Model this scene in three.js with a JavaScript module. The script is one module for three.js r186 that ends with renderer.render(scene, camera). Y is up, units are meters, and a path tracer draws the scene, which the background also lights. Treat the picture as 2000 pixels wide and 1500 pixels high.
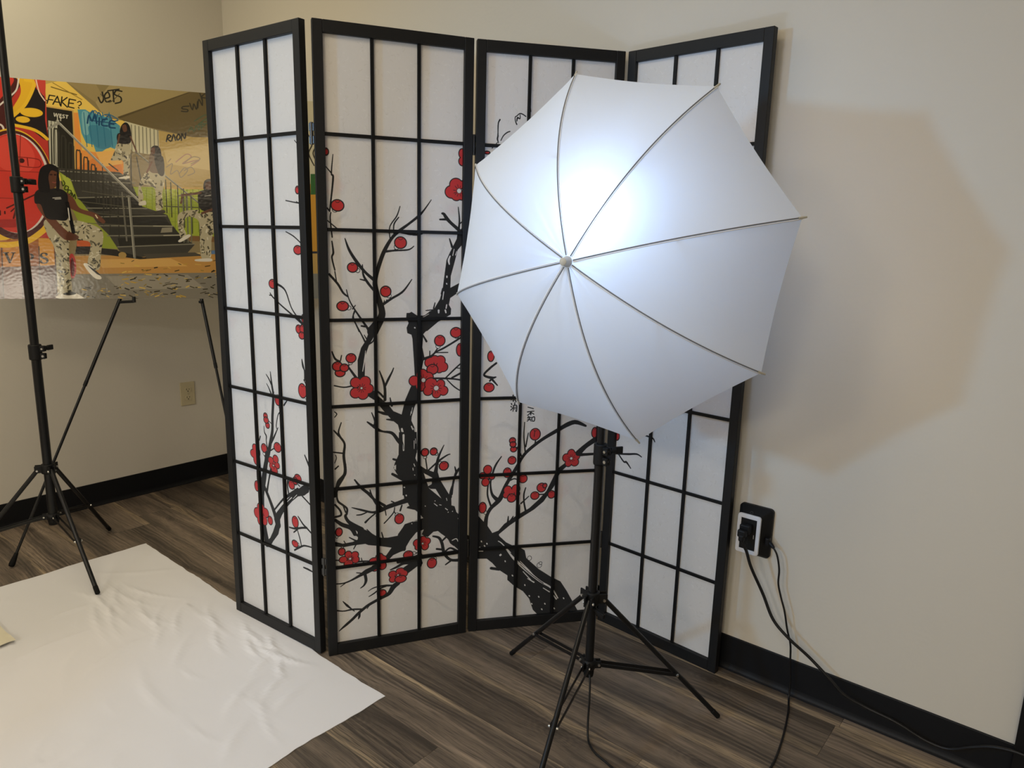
import * as THREE from 'three';
import { RoundedBoxGeometry } from 'three/addons/geometries/RoundedBoxGeometry.js';
import { mergeGeometries, mergeVertices, toCreasedNormals } from 'three/addons/utils/BufferGeometryUtils.js';
import { ImprovedNoise } from 'three/addons/math/ImprovedNoise.js';
import { RectAreaLightUniformsLib } from 'three/addons/lights/RectAreaLightUniformsLib.js';

// ------------------------------------------------------------------ camera, lights, exposure
const scene = new THREE.Scene();
scene.background = new THREE.Color(0x000000);
const camera = new THREE.PerspectiveCamera(56.06, 4 / 3, 0.05, 30);
camera.position.set(3.4295, 1.2633, 1.9436);
camera.rotation.set(-0.20438, 0.68822, 0.0268, 'YXZ');
const renderer = new THREE.WebGLRenderer({ antialias: true });
renderer.toneMapping = THREE.LinearToneMapping;
renderer.toneMappingExposure = 0.94;
renderer.shadowMap.enabled = true;
RectAreaLightUniformsLib.init();

const COOL = new THREE.Color(0.22, 0.57, 1.0);                    // daylight lamps seen with a warm white balance
// ceiling panels, 0.6 x 1.2 m: x, z, radiance
const CEILING_LIGHTS = [[0.62, 1.4, new THREE.Color(6.2, 5.5, 3.8)], [2.5, 2.0, new THREE.Color(6.5, 5.4, 3.8)], [4.0, 5.35, new THREE.Color(43.5, 40.4, 33)], [2.2, 5.35, new THREE.Color(26, 23, 20.5)]];
const KEY_AT = new THREE.Vector3(1.3, 1.56, 3.26), KEY_AIM = new THREE.Vector3(2.35, 0.95, 0.3), KEY_POWER = 7.3, KEY_ANGLE = 0.62;
const BULB_AT = new THREE.Vector3(2.6165, 1.2959, 0.6945), BULB_POWER = 0.16;
const H = 2.7, ROOM_X = 5.0, ROOM_Z = 6.6;

CEILING_LIGHTS.forEach(([x, z, c]) => {
  const a = new THREE.RectAreaLight(c, 1, 0.56, 1.16);
  a.position.set(x, H - 0.035, z); a.rotation.x = -Math.PI / 2; scene.add(a);
});
const key = new THREE.SpotLight(COOL, KEY_POWER, 0, KEY_ANGLE, 0.55, 2);
key.position.copy(KEY_AT); key.target.position.copy(KEY_AIM); key.shadow.radius = 4.5; scene.add(key, key.target);
const bulbLight = new THREE.PointLight(new THREE.Color(0.3, 0.55, 1.0), BULB_POWER, 0, 2);
bulbLight.position.copy(BULB_AT); bulbLight.shadow.radius = 1.6; scene.add(bulbLight);
for (const l of [key, bulbLight]) { l.castShadow = true; l.shadow.mapSize.set(2048, 2048); l.shadow.bias = -0.0005; }

// ------------------------------------------------------------------ helpers
const V = (x, y, z) => new THREE.Vector3(x, y, z);
let seed = 7;
const rnd = (a = 0, b = 1) => { seed = (seed * 1664525 + 1013904223) >>> 0; return a + (b - a) * (seed / 4294967296); };
const noise = new ImprovedNoise();
const taken = {};
function numbered(name) { const n = taken[name] = (taken[name] ?? -1) + 1; return n ? name + '_' + String(n).padStart(3, '0') : name; }
function tag(o, label, category, group) { o.userData.label = label; o.userData.category = category; if (group) o.userData.group = group; return o; }
function thing(name, label, category, group) { const o = new THREE.Group(); o.name = numbered(name); scene.add(o); return tag(o, label, category, group); }
function mesh(name, geos, material, parent) {
  let g = geos;
  if (Array.isArray(geos)) g = geos.length > 1 ? mergeGeometries(geos.map((q) => { const c = q.index ? q.toNonIndexed() : q; for (const k of Object.keys(c.attributes)) if (!['position', 'normal', 'uv'].includes(k)) c.deleteAttribute(k); return c; })) : geos[0];
  const m = new THREE.Mesh(g, material);
  m.name = parent ? name : numbered(name); m.castShadow = m.receiveShadow = true;
  (parent ?? scene).add(m);
  return m;
}
function struct(name, geos, material) { const m = mesh(name, geos, material); m.userData.kind = 'structure'; return m; }
const box = (w, h, d, x, y, z) => new THREE.BoxGeometry(w, h, d).translate(x, y, z);
const rbox = (w, h, d, r, x = 0, y = 0, z = 0) => new RoundedBoxGeometry(w, h, d, 2, r).translate(x, y, z);
const UP = V(0, 1, 0);
function rod(a, b, r0, r1 = r0, seg = 16) {
  const d = b.clone().sub(a), L = d.length();
  const g = new THREE.CylinderGeometry(r1, r0, L, seg, 1);
  g.translate(0, L / 2, 0); g.applyQuaternion(new THREE.Quaternion().setFromUnitVectors(UP, d.normalize())); g.translate(a.x, a.y, a.z);
  return g;
}
function bar(a, b, w, t) {                                       // a flat strip from a to b, w tall and t thick
  const d = b.clone().sub(a), L = d.length(); d.normalize();
  const s = V(0, 1, 0).cross(d).normalize(), u = d.clone().cross(s);
  const g = new RoundedBoxGeometry(t, w, L, 1, Math.min(w, t) * 0.3);
  g.applyMatrix4(new THREE.Matrix4().makeBasis(s, u, d)); g.translate((a.x + b.x) / 2, (a.y + b.y) / 2, (a.z + b.z) / 2);
  return g;
}
function hose(points, r, seg = 120) { return new THREE.TubeGeometry(new THREE.CatmullRomCurve3(points, false, 'centripetal'), seg, r, 10); }
function lathe(profile, at, axis, seg = 24) {
  const g = new THREE.LatheGeometry(profile.map(([r, y]) => new THREE.Vector2(r, y)), seg);
  g.applyQuaternion(new THREE.Quaternion().setFromUnitVectors(UP, axis.clone().normalize())); g.translate(at.x, at.y, at.z);
  return g;
}
function dataTex(w, h, f, srgb = true) {
  const d = new Uint8Array(w * h * 4);
  for (let y = 0; y < h; y++) for (let x = 0; x < w; x++) { const c = f(x, y), i = (y * w + x) * 4; d[i] = c[0]; d[i + 1] = c[1]; d[i + 2] = c[2]; d[i + 3] = 255; }
  const t = new THREE.DataTexture(d, w, h, THREE.RGBAFormat); t.magFilter = THREE.LinearFilter; t.minFilter = THREE.LinearMipmapLinearFilter; t.generateMipmaps = true;
  t.wrapS = t.wrapT = THREE.RepeatWrapping; if (srgb) t.colorSpace = THREE.SRGBColorSpace; t.needsUpdate = true; return t;
}
const std = (o) => new THREE.MeshStandardMaterial(o), phy = (o) => new THREE.MeshPhysicalMaterial(o);

// ------------------------------------------------------------------ materials
const peel = dataTex(256, 256, (x, y) => {                     // roller-painted plasterboard
  const n = noise.noise(x / 256 * 24, y / 256 * 24, 3.3) * 0.5 + noise.noise(x / 256 * 60, y / 256 * 60, 8.1) * 0.5, v = 128 + 90 * n; return [v, v, v];
}, false);
const wallPaint = std({ color: new THREE.Color(0.62, 0.585, 0.515), roughness: 0.72, bumpMap: peel, bumpScale: 0.0006 });
const ceilingPaint = std({ color: new THREE.Color(0.78, 0.76, 0.72), roughness: 0.9 });
const baseVinyl = phy({ color: new THREE.Color(0.0062, 0.0068, 0.0085), roughness: 0.5, specularIntensity: 0.45 });
const lacquer = phy({ color: new THREE.Color(0.0105, 0.0105, 0.0108), roughness: 0.48, specularIntensity: 0.5 });
const latticeBlack = phy({ color: new THREE.Color(0.006, 0.006, 0.0062), roughness: 0.5, specularIntensity: 0.4 });
const tubeBlack = phy({ color: new THREE.Color(0.0065, 0.007, 0.008), roughness: 0.32, specularIntensity: 0.7 });
const plasticBlack = phy({ color: new THREE.Color(0.0075, 0.0078, 0.0086), roughness: 0.5, specularIntensity: 0.5 });
const rubber = phy({ color: new THREE.Color(0.006, 0.006, 0.006), roughness: 0.75, specularIntensity: 0.4 });
const steel = std({ color: new THREE.Color(0.62, 0.62, 0.6), roughness: 0.3, metalness: 1 });
const darkSteel = std({ color: new THREE.Color(0.1, 0.1, 0.1), roughness: 0.4, metalness: 0.8 });
const whitePlastic = std({ color: new THREE.Color(0.7, 0.72, 0.77), roughness: 0.35 });
const ivoryPlastic = std({ color: new THREE.Color(0.52, 0.46, 0.3), roughness: 0.45 });
const darkHole = std({ color: new THREE.Color(0.008, 0.0075, 0.006), roughness: 0.8 });
const cordRubber = phy({ color: new THREE.Color(0.007, 0.007, 0.0078), roughness: 0.4, specularIntensity: 0.6 });

// ------------------------------------------------------------------ the room
function wallBox(name, w, h, d, x, y, z) {
  const g = new THREE.BoxGeometry(w, h, d), uv = g.attributes.uv, s = Math.max(w, d);
  for (let i = 0; i < uv.count; i++) uv.setXY(i, uv.getX(i) * s / 0.5, uv.getY(i) * h / 0.5);
  return struct(name, g.translate(x, y, z), wallPaint);
}
const T = 0.12;
wallBox('wall_left', T, H, ROOM_Z + 2 * T, -T / 2, H / 2, ROOM_Z / 2);
wallBox('wall_back', ROOM_X, H, T, ROOM_X / 2, H / 2, -T / 2);
wallBox('wall_right', T, H, ROOM_Z + 2 * T, ROOM_X + T / 2, H / 2, ROOM_Z / 2);
wallBox('wall_front', ROOM_X, H, T, ROOM_X / 2, H / 2, ROOM_Z + T / 2);
struct('ceiling', box(ROOM_X + 2 * T, T, ROOM_Z + 2 * T, ROOM_X / 2, H + T / 2, ROOM_Z / 2), ceilingPaint);

// floor: one mesh for each plank, laid along x on a dark screed
const floor = new THREE.Group(); floor.name = 'floor'; floor.userData.kind = 'structure'; scene.add(floor);
mesh('screed', box(ROOM_X + 2 * T, T, ROOM_Z + 2 * T, ROOM_X / 2, -0.006 - T / 2, ROOM_Z / 2), std({ color: new THREE.Color(0.012, 0.01, 0.008), roughness: 0.9 }), floor);
const fbm = (x, y, z, o = 4) => { let a = 0.5, s = 0; for (let i = 0; i < o; i++) { s += a * noise.noise(x, y, z); x *= 2.03; y *= 2.03; a *= 0.5; } return s; };
const woods = [0, 1, 2, 3, 4].map((k) => {
  const W = 1536, D = 192, z = k * 17.3 + 2.7, knots = [], N = (x, y, s) => noise.noise(x, y, z + s);
  for (let i = 0; i < 2; i++) knots.push([rnd(0.08, 0.92) * 8, rnd(0.2, 0.8), rnd(0.5, 1)]);
  const sapAt = rnd(0, 1), sapOn = k !== 2;
  return dataTex(W, D, (px, py) => {
    const u = px / W * 8, v = py / D;                            // u: eight plank widths along, v: one across
    let w = 0.07 * N(u * 0.3, v * 1.2, 0) + 0.03 * N(u * 0.9, v * 2.2, 3) + 0.012 * N(u * 3.0, v * 5, 5), ring = 0;
    for (const [ku, kv, ks] of knots) {
      const du = (u - ku) * 0.5, dv = v - kv, r2 = du * du + dv * dv;
      w += 0.11 * ks * Math.exp(-r2 * 14) * Math.sign(dv) * Math.min(1, Math.abs(dv) * 8);
      if (r2 < 0.3) ring += Math.exp(-r2 * 150) * 0.5 + 0.16 * Math.exp(-r2 * 18) * Math.sin(Math.sqrt(r2) * 95);
    }
    const q = v + w;
    const broad = N(u * 0.2, q * 2.6, 31) + 0.5 * N(u * 0.5, q * 6.5, 32);
    const cath = Math.sin(q * 62 + 5 * N(u * 0.5, q * 4, 11)) * Math.max(0, 0.35 + N(u * 0.35, q * 2, 13));
    const fine = N(u * 0.8, q * 34, 9) + 0.8 * N(u * 1.7, q * 80, 17);
    const pore = Math.max(0, N(u * 3.2, q * 120, 20) - 0.05);
    const edge = k % 2 ? 1 - q : q, sap = sapOn ? Math.max(0, Math.min(1, (0.10 + 0.16 * sapAt + 0.16 * N(u * 0.22, 0.5, 44) - edge) * 9)) * (0.75 + 0.5 * N(u * 0.3, q * 9, 51)) : 0;
    let b = 0.47 + 0.42 * broad + 0.14 * fine + 0.2 * cath - 0.62 * pore - 0.45 * ring;
    b = Math.max(0, Math.min(1, b));
    const lo = [64, 57, 51], hi = [170, 152, 133], pale = [196, 174, 140], s = sap * Math.max(0, 0.55 + 0.6 * fine - 0.8 * pore);
    return [0, 1, 2].map((c) => { const base = lo[c] + (hi[c] - lo[c]) * b; return Math.max(0, Math.min(255, base + (pale[c] - base) * Math.max(0, Math.min(0.85, s)))); });
  });
});
const plankMaterials = [];
for (const t of woods) for (const k of [0.8, 0.97, 1.14]) plankMaterials.push(std({ map: t, color: new THREE.Color(k, k * 0.985, k * 0.965), roughness: 0.5, bumpMap: t, bumpScale: 0.0002 }));
const PW = 0.1525, PL = 1.22, Z0 = 0.0585 - PW;
const firstJoint = { 0: 3.04, 2: 2.23, 3: 2.95, 4: 2.706, 5: 1.6 };
for (let r = 0; Z0 + r * PW < ROOM_Z; r++) {
  const z0 = Math.max(0, Z0 + r * PW), z1 = Math.min(ROOM_Z, Z0 + (r + 1) * PW), off = ((firstJoint[r] ?? rnd(0, PL)) % PL) - PL;
  for (let x = off; x < ROOM_X; x += PL) {
    const x0 = Math.max(0, x), x1 = Math.min(ROOM_X, x + PL);
    if (x1 - x0 < 0.02) continue;
    const g = box(x1 - x0 - 0.0007, 0.006, z1 - z0 - 0.0007, (x0 + x1) / 2, -0.003, (z0 + z1) / 2), p = g.attributes.position, uv = g.attributes.uv;
    const fu = rnd() < 0.5, fv = rnd() < 0.5, m = plankMaterials[Math.floor(rnd(0, plankMaterials.length))];
    for (let i = 0; i < uv.count; i++) { const a = (p.getX(i) - x) / PL, b = (p.getZ(i) - (Z0 + r * PW)) / PW; uv.setXY(i, fu ? 1 - a : a, fv ? 1 - b : b); }
    const pl = mesh('plank', g, m, floor);
  }
}

// vinyl cove base: a tall face and a small toe at the floor
function coveBase(name, len, place) {
  const s = new THREE.Shape();
  s.moveTo(0, 0); s.lineTo(0.013, 0); s.lineTo(0.0125, 0.003); s.quadraticCurveTo(0.006, 0.006, 0.0042, 0.02); s.lineTo(0.0038, 0.1035); s.quadraticCurveTo(0.0034, 0.1065, 0, 0.1065); s.lineTo(0, 0);
  const g = new THREE.ExtrudeGeometry(s, { depth: len, bevelEnabled: false, curveSegments: 6 });
  place(g); return struct(name, g, baseVinyl);
}
const DOOR_X = 3.41;
coveBase('baseboard_back', DOOR_X, (g) => g.rotateY(-Math.PI / 2).translate(DOOR_X, 0, 0));
coveBase('baseboard_left', ROOM_Z, (g) => g);
coveBase('baseboard_right', ROOM_Z, (g) => g.rotateY(Math.PI).translate(ROOM_X, 0, ROOM_Z));
coveBase('baseboard_front', ROOM_X, (g) => g.rotateY(Math.PI / 2).translate(0, 0, ROOM_Z));
// dark metal door frame and door at the right end of the back wall
{
  const door = new THREE.Group(); door.name = 'door_1'; door.userData.kind = 'structure'; scene.add(door);
  const dm = phy({ color: new THREE.Color(0.006, 0.0058, 0.0065), roughness: 0.5, specularIntensity: 0.4 });
  mesh('frame_jamb', rbox(0.05, 2.15, 0.03, 0.003, DOOR_X + 0.025, 1.075, 0.015), dm, door);
  mesh('frame_jamb', rbox(0.05, 2.15, 0.03, 0.003, DOOR_X + 1.005, 1.075, 0.015), dm, door);
  mesh('frame_head', rbox(0.93, 0.05, 0.03, 0.003, DOOR_X + 0.515, 2.125, 0.015), dm, door);
  mesh('door_leaf', rbox(0.925, 2.09, 0.02, 0.002, DOOR_X + 0.515, 1.052, 0.011), std({ color: new THREE.Color(0.02, 0.019, 0.02), roughness: 0.5 }), door);
  mesh('door_handle', [rod(V(DOOR_X + 0.12, 1.0, 0.02), V(DOOR_X + 0.12, 1.0, 0.07), 0.009), rod(V(DOOR_X + 0.11, 1.0, 0.066), V(DOOR_X + 0.24, 1.0, 0.066), 0.008)], steel, door);
}
// ceiling panels that light the room (their area lights are at the top of the script)
CEILING_LIGHTS.forEach(([x, z, c], i) => {
  const o = thing('ceiling_light', ['warm rectangular ceiling light panel nearest the poster wall', 'rectangular ceiling light panel above the middle of the cream cloth and stands', 'right one of two rectangular ceiling light panels far behind the photographer', 'left one of two rectangular ceiling light panels far behind the photographer'][i], 'ceiling light');
  mesh('frame', [box(0.03, 0.03, 1.22, x - 0.3, H - 0.015, z), box(0.03, 0.03, 1.22, x + 0.3, H - 0.015, z), box(0.57, 0.03, 0.03, x, H - 0.015, z - 0.595), box(0.57, 0.03, 0.03, x, H - 0.015, z + 0.595)], whitePlastic, o);
  mesh('diffuser', box(0.57, 0.01, 1.16, x, H - 0.02, z), std({ color: 0xffffff, emissive: c.clone().multiplyScalar(1 / Math.max(c.r, c.g, c.b)), emissiveIntensity: 1.2, roughness: 0.6 }), o);
});

// ------------------------------------------------------------------ the folding screen
const PWIDTH = 0.4313, PHEIGHT = 1.785;
const INK = '#1c1c1d', RED = '#d13638', PAPER = '#eceae8';
function brush(ctx) {                                            // pens that draw in millimetres on the panel; widths in tenths
  const line = (q, colour) => {
    const P = []; for (let i = 0; i < q.length; i += 3) P.push([q[i], q[i + 1], q[i + 2] / 10]);
    ctx.fillStyle = ctx.strokeStyle = colour; ctx.lineCap = 'round';
    const at = (i) => P[Math.max(0, Math.min(P.length - 1, i))];
    for (let i = 0; i + 1 < P.length; i++) {
      const [a, b, c, d] = [at(i - 1), at(i), at(i + 1), at(i + 2)], n = 10; let o = b;
      for (let k = 1; k <= n; k++) {
        const t = k / n, f = (j) => 0.5 * (2 * b[j] + (c[j] - a[j]) * t + (2 * a[j] - 5 * b[j] + 4 * c[j] - d[j]) * t * t + (3 * b[j] - a[j] - 3 * c[j] + d[j]) * t * t * t);
        const e = [f(0), f(1), b[2] + (c[2] - b[2]) * t];
        ctx.lineWidth = Math.max(1.5, 1.1 * (o[2] + e[2]) / 2); ctx.beginPath(); ctx.moveTo(o[0], o[1]); ctx.lineTo(e[0], e[1]); ctx.stroke(); o = e;
      }
    }
  };
  const oval = (x, y, rx, ry, fill, lw) => { ctx.beginPath(); ctx.ellipse(x, y, rx, ry, 0, 0, 7); ctx.fillStyle = fill; ctx.fill(); if (lw) { ctx.lineWidth = lw; ctx.strokeStyle = INK; ctx.stroke(); } };
  return {
    s: (...q) => line(q, INK), w: (...q) => line(q, PAPER),
    p: (...q) => { ctx.beginPath(); ctx.moveTo(q[0], q[1]); for (let i = 2; i < q.length; i += 2) ctx.lineTo(q[i], q[i + 1]); ctx.closePath(); ctx.fillStyle = ctx.strokeStyle = INK; ctx.lineJoin = 'round'; ctx.lineWidth = 1.2; ctx.fill(); ctx.stroke(); },
    c: (x, y, rx, ry) => oval(x, y, rx, ry, PAPER, 1.5),
    b: (x, y, rx, ry) => { oval(x, y, rx, ry, RED, 2.9); ctx.lineWidth = 1.3; ctx.beginPath(); ctx.arc(x, y - ry * 0.95, Math.min(rx, ry) * 0.45, 0.5, 2.6); ctx.stroke(); },
    f: (q, cx, cy, rx, ry) => {
      for (let i = 0; i < q.length; i += 4) oval(q[i], q[i + 1], q[i + 2] + 1.6, q[i + 3] + 1.6, INK);
      let mx = 0, my = 0; const n = q.length / 4;
      for (let i = 0; i < q.length; i += 4) { oval(q[i], q[i + 1], q[i + 2] - 1, q[i + 3] - 1, RED); mx += q[i] / n; my += q[i + 1] / n; }
      if (n > 3) oval(mx, my, q[2] * 0.6, q[3] * 0.6, RED);
      if (cx < 0) return;
      ctx.strokeStyle = INK; ctx.lineWidth = 1.3;
      for (let i = 0; i < q.length; i += 4) for (const t of [-0.25, 0.25]) {
        const a = Math.atan2(q[i + 1] - cy, q[i] - cx) + t, r0 = Math.min(rx, ry) + 2.5, r1 = r0 + Math.min(q[i + 2], q[i + 3]) * 0.45;
        ctx.beginPath(); ctx.moveTo(cx + Math.cos(a) * r0, cy + Math.sin(a) * r0); ctx.lineTo(cx + Math.cos(a) * r1, cy + Math.sin(a) * r1); ctx.stroke();
      }
      oval(cx, cy, rx, ry, PAPER, 1.4);
    },
  };
}
// the plum branches printed on the paper, one function for each panel
const PRINTS = [
  ({ s, w, p, b, c, f }) => {
    c(395,435,4,4); b(386,423,9,10); s(381,294,16,393,304,25); s(334,450,22,370,455,26,391,457,38); s(380,453,17,386,457,21); s(329,534,22,362,546,31,394,565,30); b(378,583,18,12);
    b(259,682,17,13); s(279,681,65,315,697,48,342,747,37,380,781,48); s(246,709,33,255,718,39,289,738,38,341,764,48,389,788,63); s(242,715,28,254,715,28); b(390,772,7,12); b(369,803,13,12);
    b(385,802,11,13); b(381,820,13,10); s(378,888,22,387,922,44,386,948,44); s(377,889,21,380,908,45,390,925,36,389,947,36); s(382,947,21,392,959,42,397,972,42); c(389,993,7,9);
    b(375,980,18,21); s(208,953,23,221,966,42,231,981,51);
    s(229,943,29,231,962,48,234,985,77,238,1009,77,236,1035,104,229,1082,105,226,1122,106,216,1156,121,200,1202,144,185,1237,167,173,1281,204,163,1314,221);
    s(208,981,19,219,995,36,234,1019,71); s(239,1004,32,242,1003,26); c(268,1043,6,7); b(260,1025,15,16); s(269,1049,29,266,1060,36,256,1072,29,246,1105,36,250,1117,30);
    s(254,1110,20,233,1142,60,219,1161,74); s(304,1018,28,287,1036,51); b(195,1084,10,10); b(203,1111,10,10); b(197,1096,12,10); s(208,1096,23,221,1102,23);
    s(185,1117,20,186,1136,37,194,1147,51,193,1163,37,198,1190,48); c(179,1206,6,6); b(180,1188,14,14); s(180,1212,31,187,1226,38); c(234,1177,7,6); b(247,1173,17,15);
    s(230,1179,30,213,1189,37); f([132,1196,12,12,124,1216,16,13,137,1233,14,17,145,1208,13,17],-1);
    f([211,1221,13,11,235,1212,13,12,242,1231,11,10,227,1250,15,13,215,1239,12,10],223,1235,4,3); s(211,1250,31,199,1281,45,191,1307,32); s(374,1172,29,394,1201,44);
    s(164,1153,38,158,1166,41); s(150,1151,90,150,1205,119,150,1243,141,150,1315,179); s(145,1229,127,147,1294,235,155,1334,226,155,1376,206,156,1427,209,165,1468,188,171,1503,233);
    s(192,1202,134,178,1266,147,165,1311,192,155,1351,205); s(208,1247,36,195,1291,58,184,1327,85); s(170,1312,117,194,1349,117,216,1389,149,227,1411,202,232,1424,245);
    p(355,1273,372,1263,390,1269,386,1283,365,1298,335,1308,305,1331,273,1362,253,1388,243,1405,243,1423,231,1456,203,1487,187,1509,166,1516,162,1503,189,1481,205,1456,220,1426,214,1411,229,1385,255,1358,293,1322,330,1292);
    s(216,1381,48,256,1341,57,281,1322,82,336,1287,109); w(280,1340,21,305,1319,30); w(264,1357,16,280,1342,26); w(311,1322,15,330,1305,20); b(307,1278,14,14); b(338,1252,16,13);
    b(325,1262,11,12); s(319,1288,25,325,1290,25); s(337,1270,30,346,1275,30); s(354,1302,44,392,1322,44); s(374,1173,38,393,1205,62); c(324,1409,6,7); b(317,1394,15,18);
    s(332,1373,35,354,1392,55,371,1400,55,391,1411,45); s(287,1419,31,315,1416,57,348,1405,56,371,1399,55); s(308,1430,36,327,1415,46); s(327,1420,36,337,1445,46,342,1465,36);
    c(327,1464,6,5); b(312,1466,15,11); s(308,1488,47,333,1472,57,357,1460,46,392,1456,35); s(348,1533,37,370,1533,57,391,1535,36);
    f([128,1412,17,17,148,1392,19,18,172,1401,15,15,162,1428,15,17,139,1432,12,17],152,1416,5,3); b(193,1421,12,14); b(133,1321,12,17); s(292,1263,55,287,1285,56,293,1316,46);
  },
  ({ s, w, p, b, c, f }) => {
    s(47,327,18,42,375,32,46,389,46,35,474,32); s(26,357,18,42,375,32); s(38,477,25,36,495,33,40,542,33); s(29,466,32,35,474,32); s(29,499,25,57,522,29);
    s(39,553,29,42,583,48,38,597,40,45,630,33); s(45,634,26,49,663,26); s(30,642,55,52,668,56,66,692,49,79,703,34); s(75,684,22,88,724,30,135,797,66); s(96,743,27,93,762,34,108,801,27);
    s(99,727,19,91,737,30); s(114,786,23,125,788,31); c(49,470,7,6); b(56,458,17,15); b(29,321,7,9); c(107,631,6,6); b(93,623,14,13); c(80,734,7,6); b(64,729,16,13);
    s(146,801,290,170,763,186,172,739,162,161,701,138,154,667,122,158,644,99,168,610,103,181,577,99,201,543,76,222,522,76,249,502,57,278,479,62,294,462,39,315,433,15);
    s(226,454,19,217,480,30,197,511,26,198,547,27); s(222,484,27,209,503,34,208,529,23); s(230,525,38,251,526,100,273,530,46,290,527,16); s(185,578,57,210,575,42,249,572,35,265,562,19);
    s(216,563,31,210,575,31); c(216,565,7,7); b(227,553,17,16); s(152,657,84,129,637,64,107,611,82,85,576,63,74,545,22); s(120,615,23,122,642,49,133,663,64,151,686,57);
    s(113,655,23,130,659,42); s(194,703,27,198,709,27); c(193,701,7,6); b(184,689,15,15); s(170,729,77,199,710,58,233,689,51,259,655,20); s(180,714,19,178,724,31); s(187,712,19,185,718,31);
    p(409,505,393,523,391,539,371,578,361,600,355,645,350,684,342,712,325,740,288,764,268,764,256,751,244,751,243,763,250,779,246,803,304,803,337,776,374,756,375,740,368,728,372,708,411,682,411,660,372,680,373,645,383,609,393,570,410,550);
    s(394,450,20,398,488,44,395,519,60); s(397,514,88,372,494,79,360,482,94,352,471,70,346,469,35); s(361,485,59,340,486,35); s(369,539,28,377,562,64); s(411,486,28,398,497,28);
    s(350,681,40,347,696,56); s(327,722,24,323,738,40); s(300,744,20,325,742,32); w(383,568,16,379,586,24); w(371,588,32,367,600,56,369,611,32); w(391,574,16,387,585,20);
    w(353,690,24,350,712,28); w(362,728,32,358,754,33); w(339,744,32,343,750,32); w(362,645,32,362,649,32); w(258,768,36,261,770,28); w(266,793,36,267,794,36); w(276,770,32,277,772,32);
    w(361,666,28,362,668,28); f([387,389,19,18,373,409,18,17,388,417,16,15,404,417,14,13,406,388,12,11],396,405,7,7); f([404,303,10,13,405,324,11,12],-1);
    p(165,740,180,740,177,761,167,782,156,796,148,817,134,841,123,872,121,934,103,934,103,883,113,848,127,827,136,802,156,768,166,750); w(125,856,10,122,883,35,116,915,21);
    s(97,745,24,91,762,31,99,779,31,114,809,31,124,830,45); s(100,743,21,121,774,31,135,799,63); s(114,785,31,129,787,45); s(122,811,17,131,827,35); s(154,801,38,148,827,31,136,837,38);
    s(76,901,45,98,934,70); s(79,892,31,75,903,31); s(32,856,31,40,876,51,53,885,52); s(58,867,24,55,881,31); s(36,953,31,63,959,31,86,956,39);
    p(129,987,143,973,157,988,188,1017,203,1038,228,1050,239,1006,257,965,279,975,279,997,265,1030,257,1059,256,1070,266,1093,272,1128,273,1169,265,1180,272,1196,290,1224,300,1256,317,1308,230,1300,230,1254,212,1229,203,1211,207,1197,218,1173,227,1160,222,1136,224,1106,217,1079,199,1063,174,1033,153,1004);
    f([96,947,15,15,122,946,16,16,132,967,14,14,116,982,15,15,95,977,15,15],112,964,4,4); c(82,889,6,6); b(84,876,14,13); b(53,917,14,11); b(46,898,14,13); b(65,903,12,11);
    p(246,754,258,748,276,760,298,758,312,747,331,740,373,740,373,756,342,774,320,783,292,812,289,851,295,880,287,917,278,975,259,974,268,938,265,887,261,825,258,813,246,808,244,793,252,775);
    w(338,744,51,338,751,36); w(358,744,44,360,751,33); w(291,758,25,303,751,18); w(292,763,14,309,754,14); w(257,768,32,259,770,32); w(267,793,36,268,794,29); w(273,769,22,274,770,22);
    w(257,1048,19,260,1030,15); w(254,1053,11,256,1041,11); w(228,1093,52,233,1121,67,233,1159,67); w(257,1087,30,261,1097,30); w(264,1093,15,270,1112,15); w(229,1151,52,237,1157,45);
    w(263,1211,45,265,1222,38); w(270,1234,38,277,1244,31); w(268,1143,19,270,1150,19); w(206,1206,37,206,1214,37); w(209,1203,22,209,1218,15); s(228,1102,11,231,1136,22);
    s(231,1144,19,233,1155,11); f([313,897,16,15,327,891,14,14,344,893,15,15,353,912,14,14,341,916,13,13],-1); s(324,898,15,328,907,22); s(335,900,15,331,907,22); b(320,918,17,15);
    f([265,950,15,15,289,933,17,17,307,941,16,15,287,965,17,17],293,949,7,7); f([316,962,19,19,307,982,14,14,333,992,13,13,354,984,14,14,345,963,13,13],332,975,8,8);
    s(292,886,80,316,878,55,331,866,41,353,856,48,380,841,48,410,823,52); s(320,877,33,336,855,33); s(327,868,26,367,869,26); s(312,863,26,312,877,33); c(337,849,7,7); b(342,833,16,16);
    c(393,822,7,6); b(391,810,17,15); b(404,862,11,19); s(324,945,48,361,947,49,388,950,42,412,955,42); s(361,945,34,388,920,41,411,900,34); s(380,946,49,411,931,53);
    s(365,951,26,388,974,34,412,990,27); s(391,916,26,411,919,23); s(291,815,33,302,834,55); s(179,1002,79,178,960,68,164,916,25); s(180,961,54,189,942,61,200,921,39,205,909,22);
    s(194,997,25,196,1008,40,199,1021,55); s(146,975,32,160,978,47,174,993,54); s(156,1035,32,174,1042,80,189,1047,55); s(183,1061,25,203,1064,73); s(140,1038,22,149,1064,47,147,1081,80);
    s(127,1065,32,147,1081,80,159,1091,73,173,1097,47,199,1104,81,217,1128,96,227,1140,104); s(202,1184,52,212,1188,60); s(199,1230,67,229,1249,91); s(300,1189,34,305,1226,34);
    c(299,1186,5,5); b(298,1171,12,12); c(334,1179,5,5); b(325,1170,11,11); c(347,1210,6,6); b(357,1219,15,14); s(272,1209,99,298,1229,99,330,1248,178);
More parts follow.
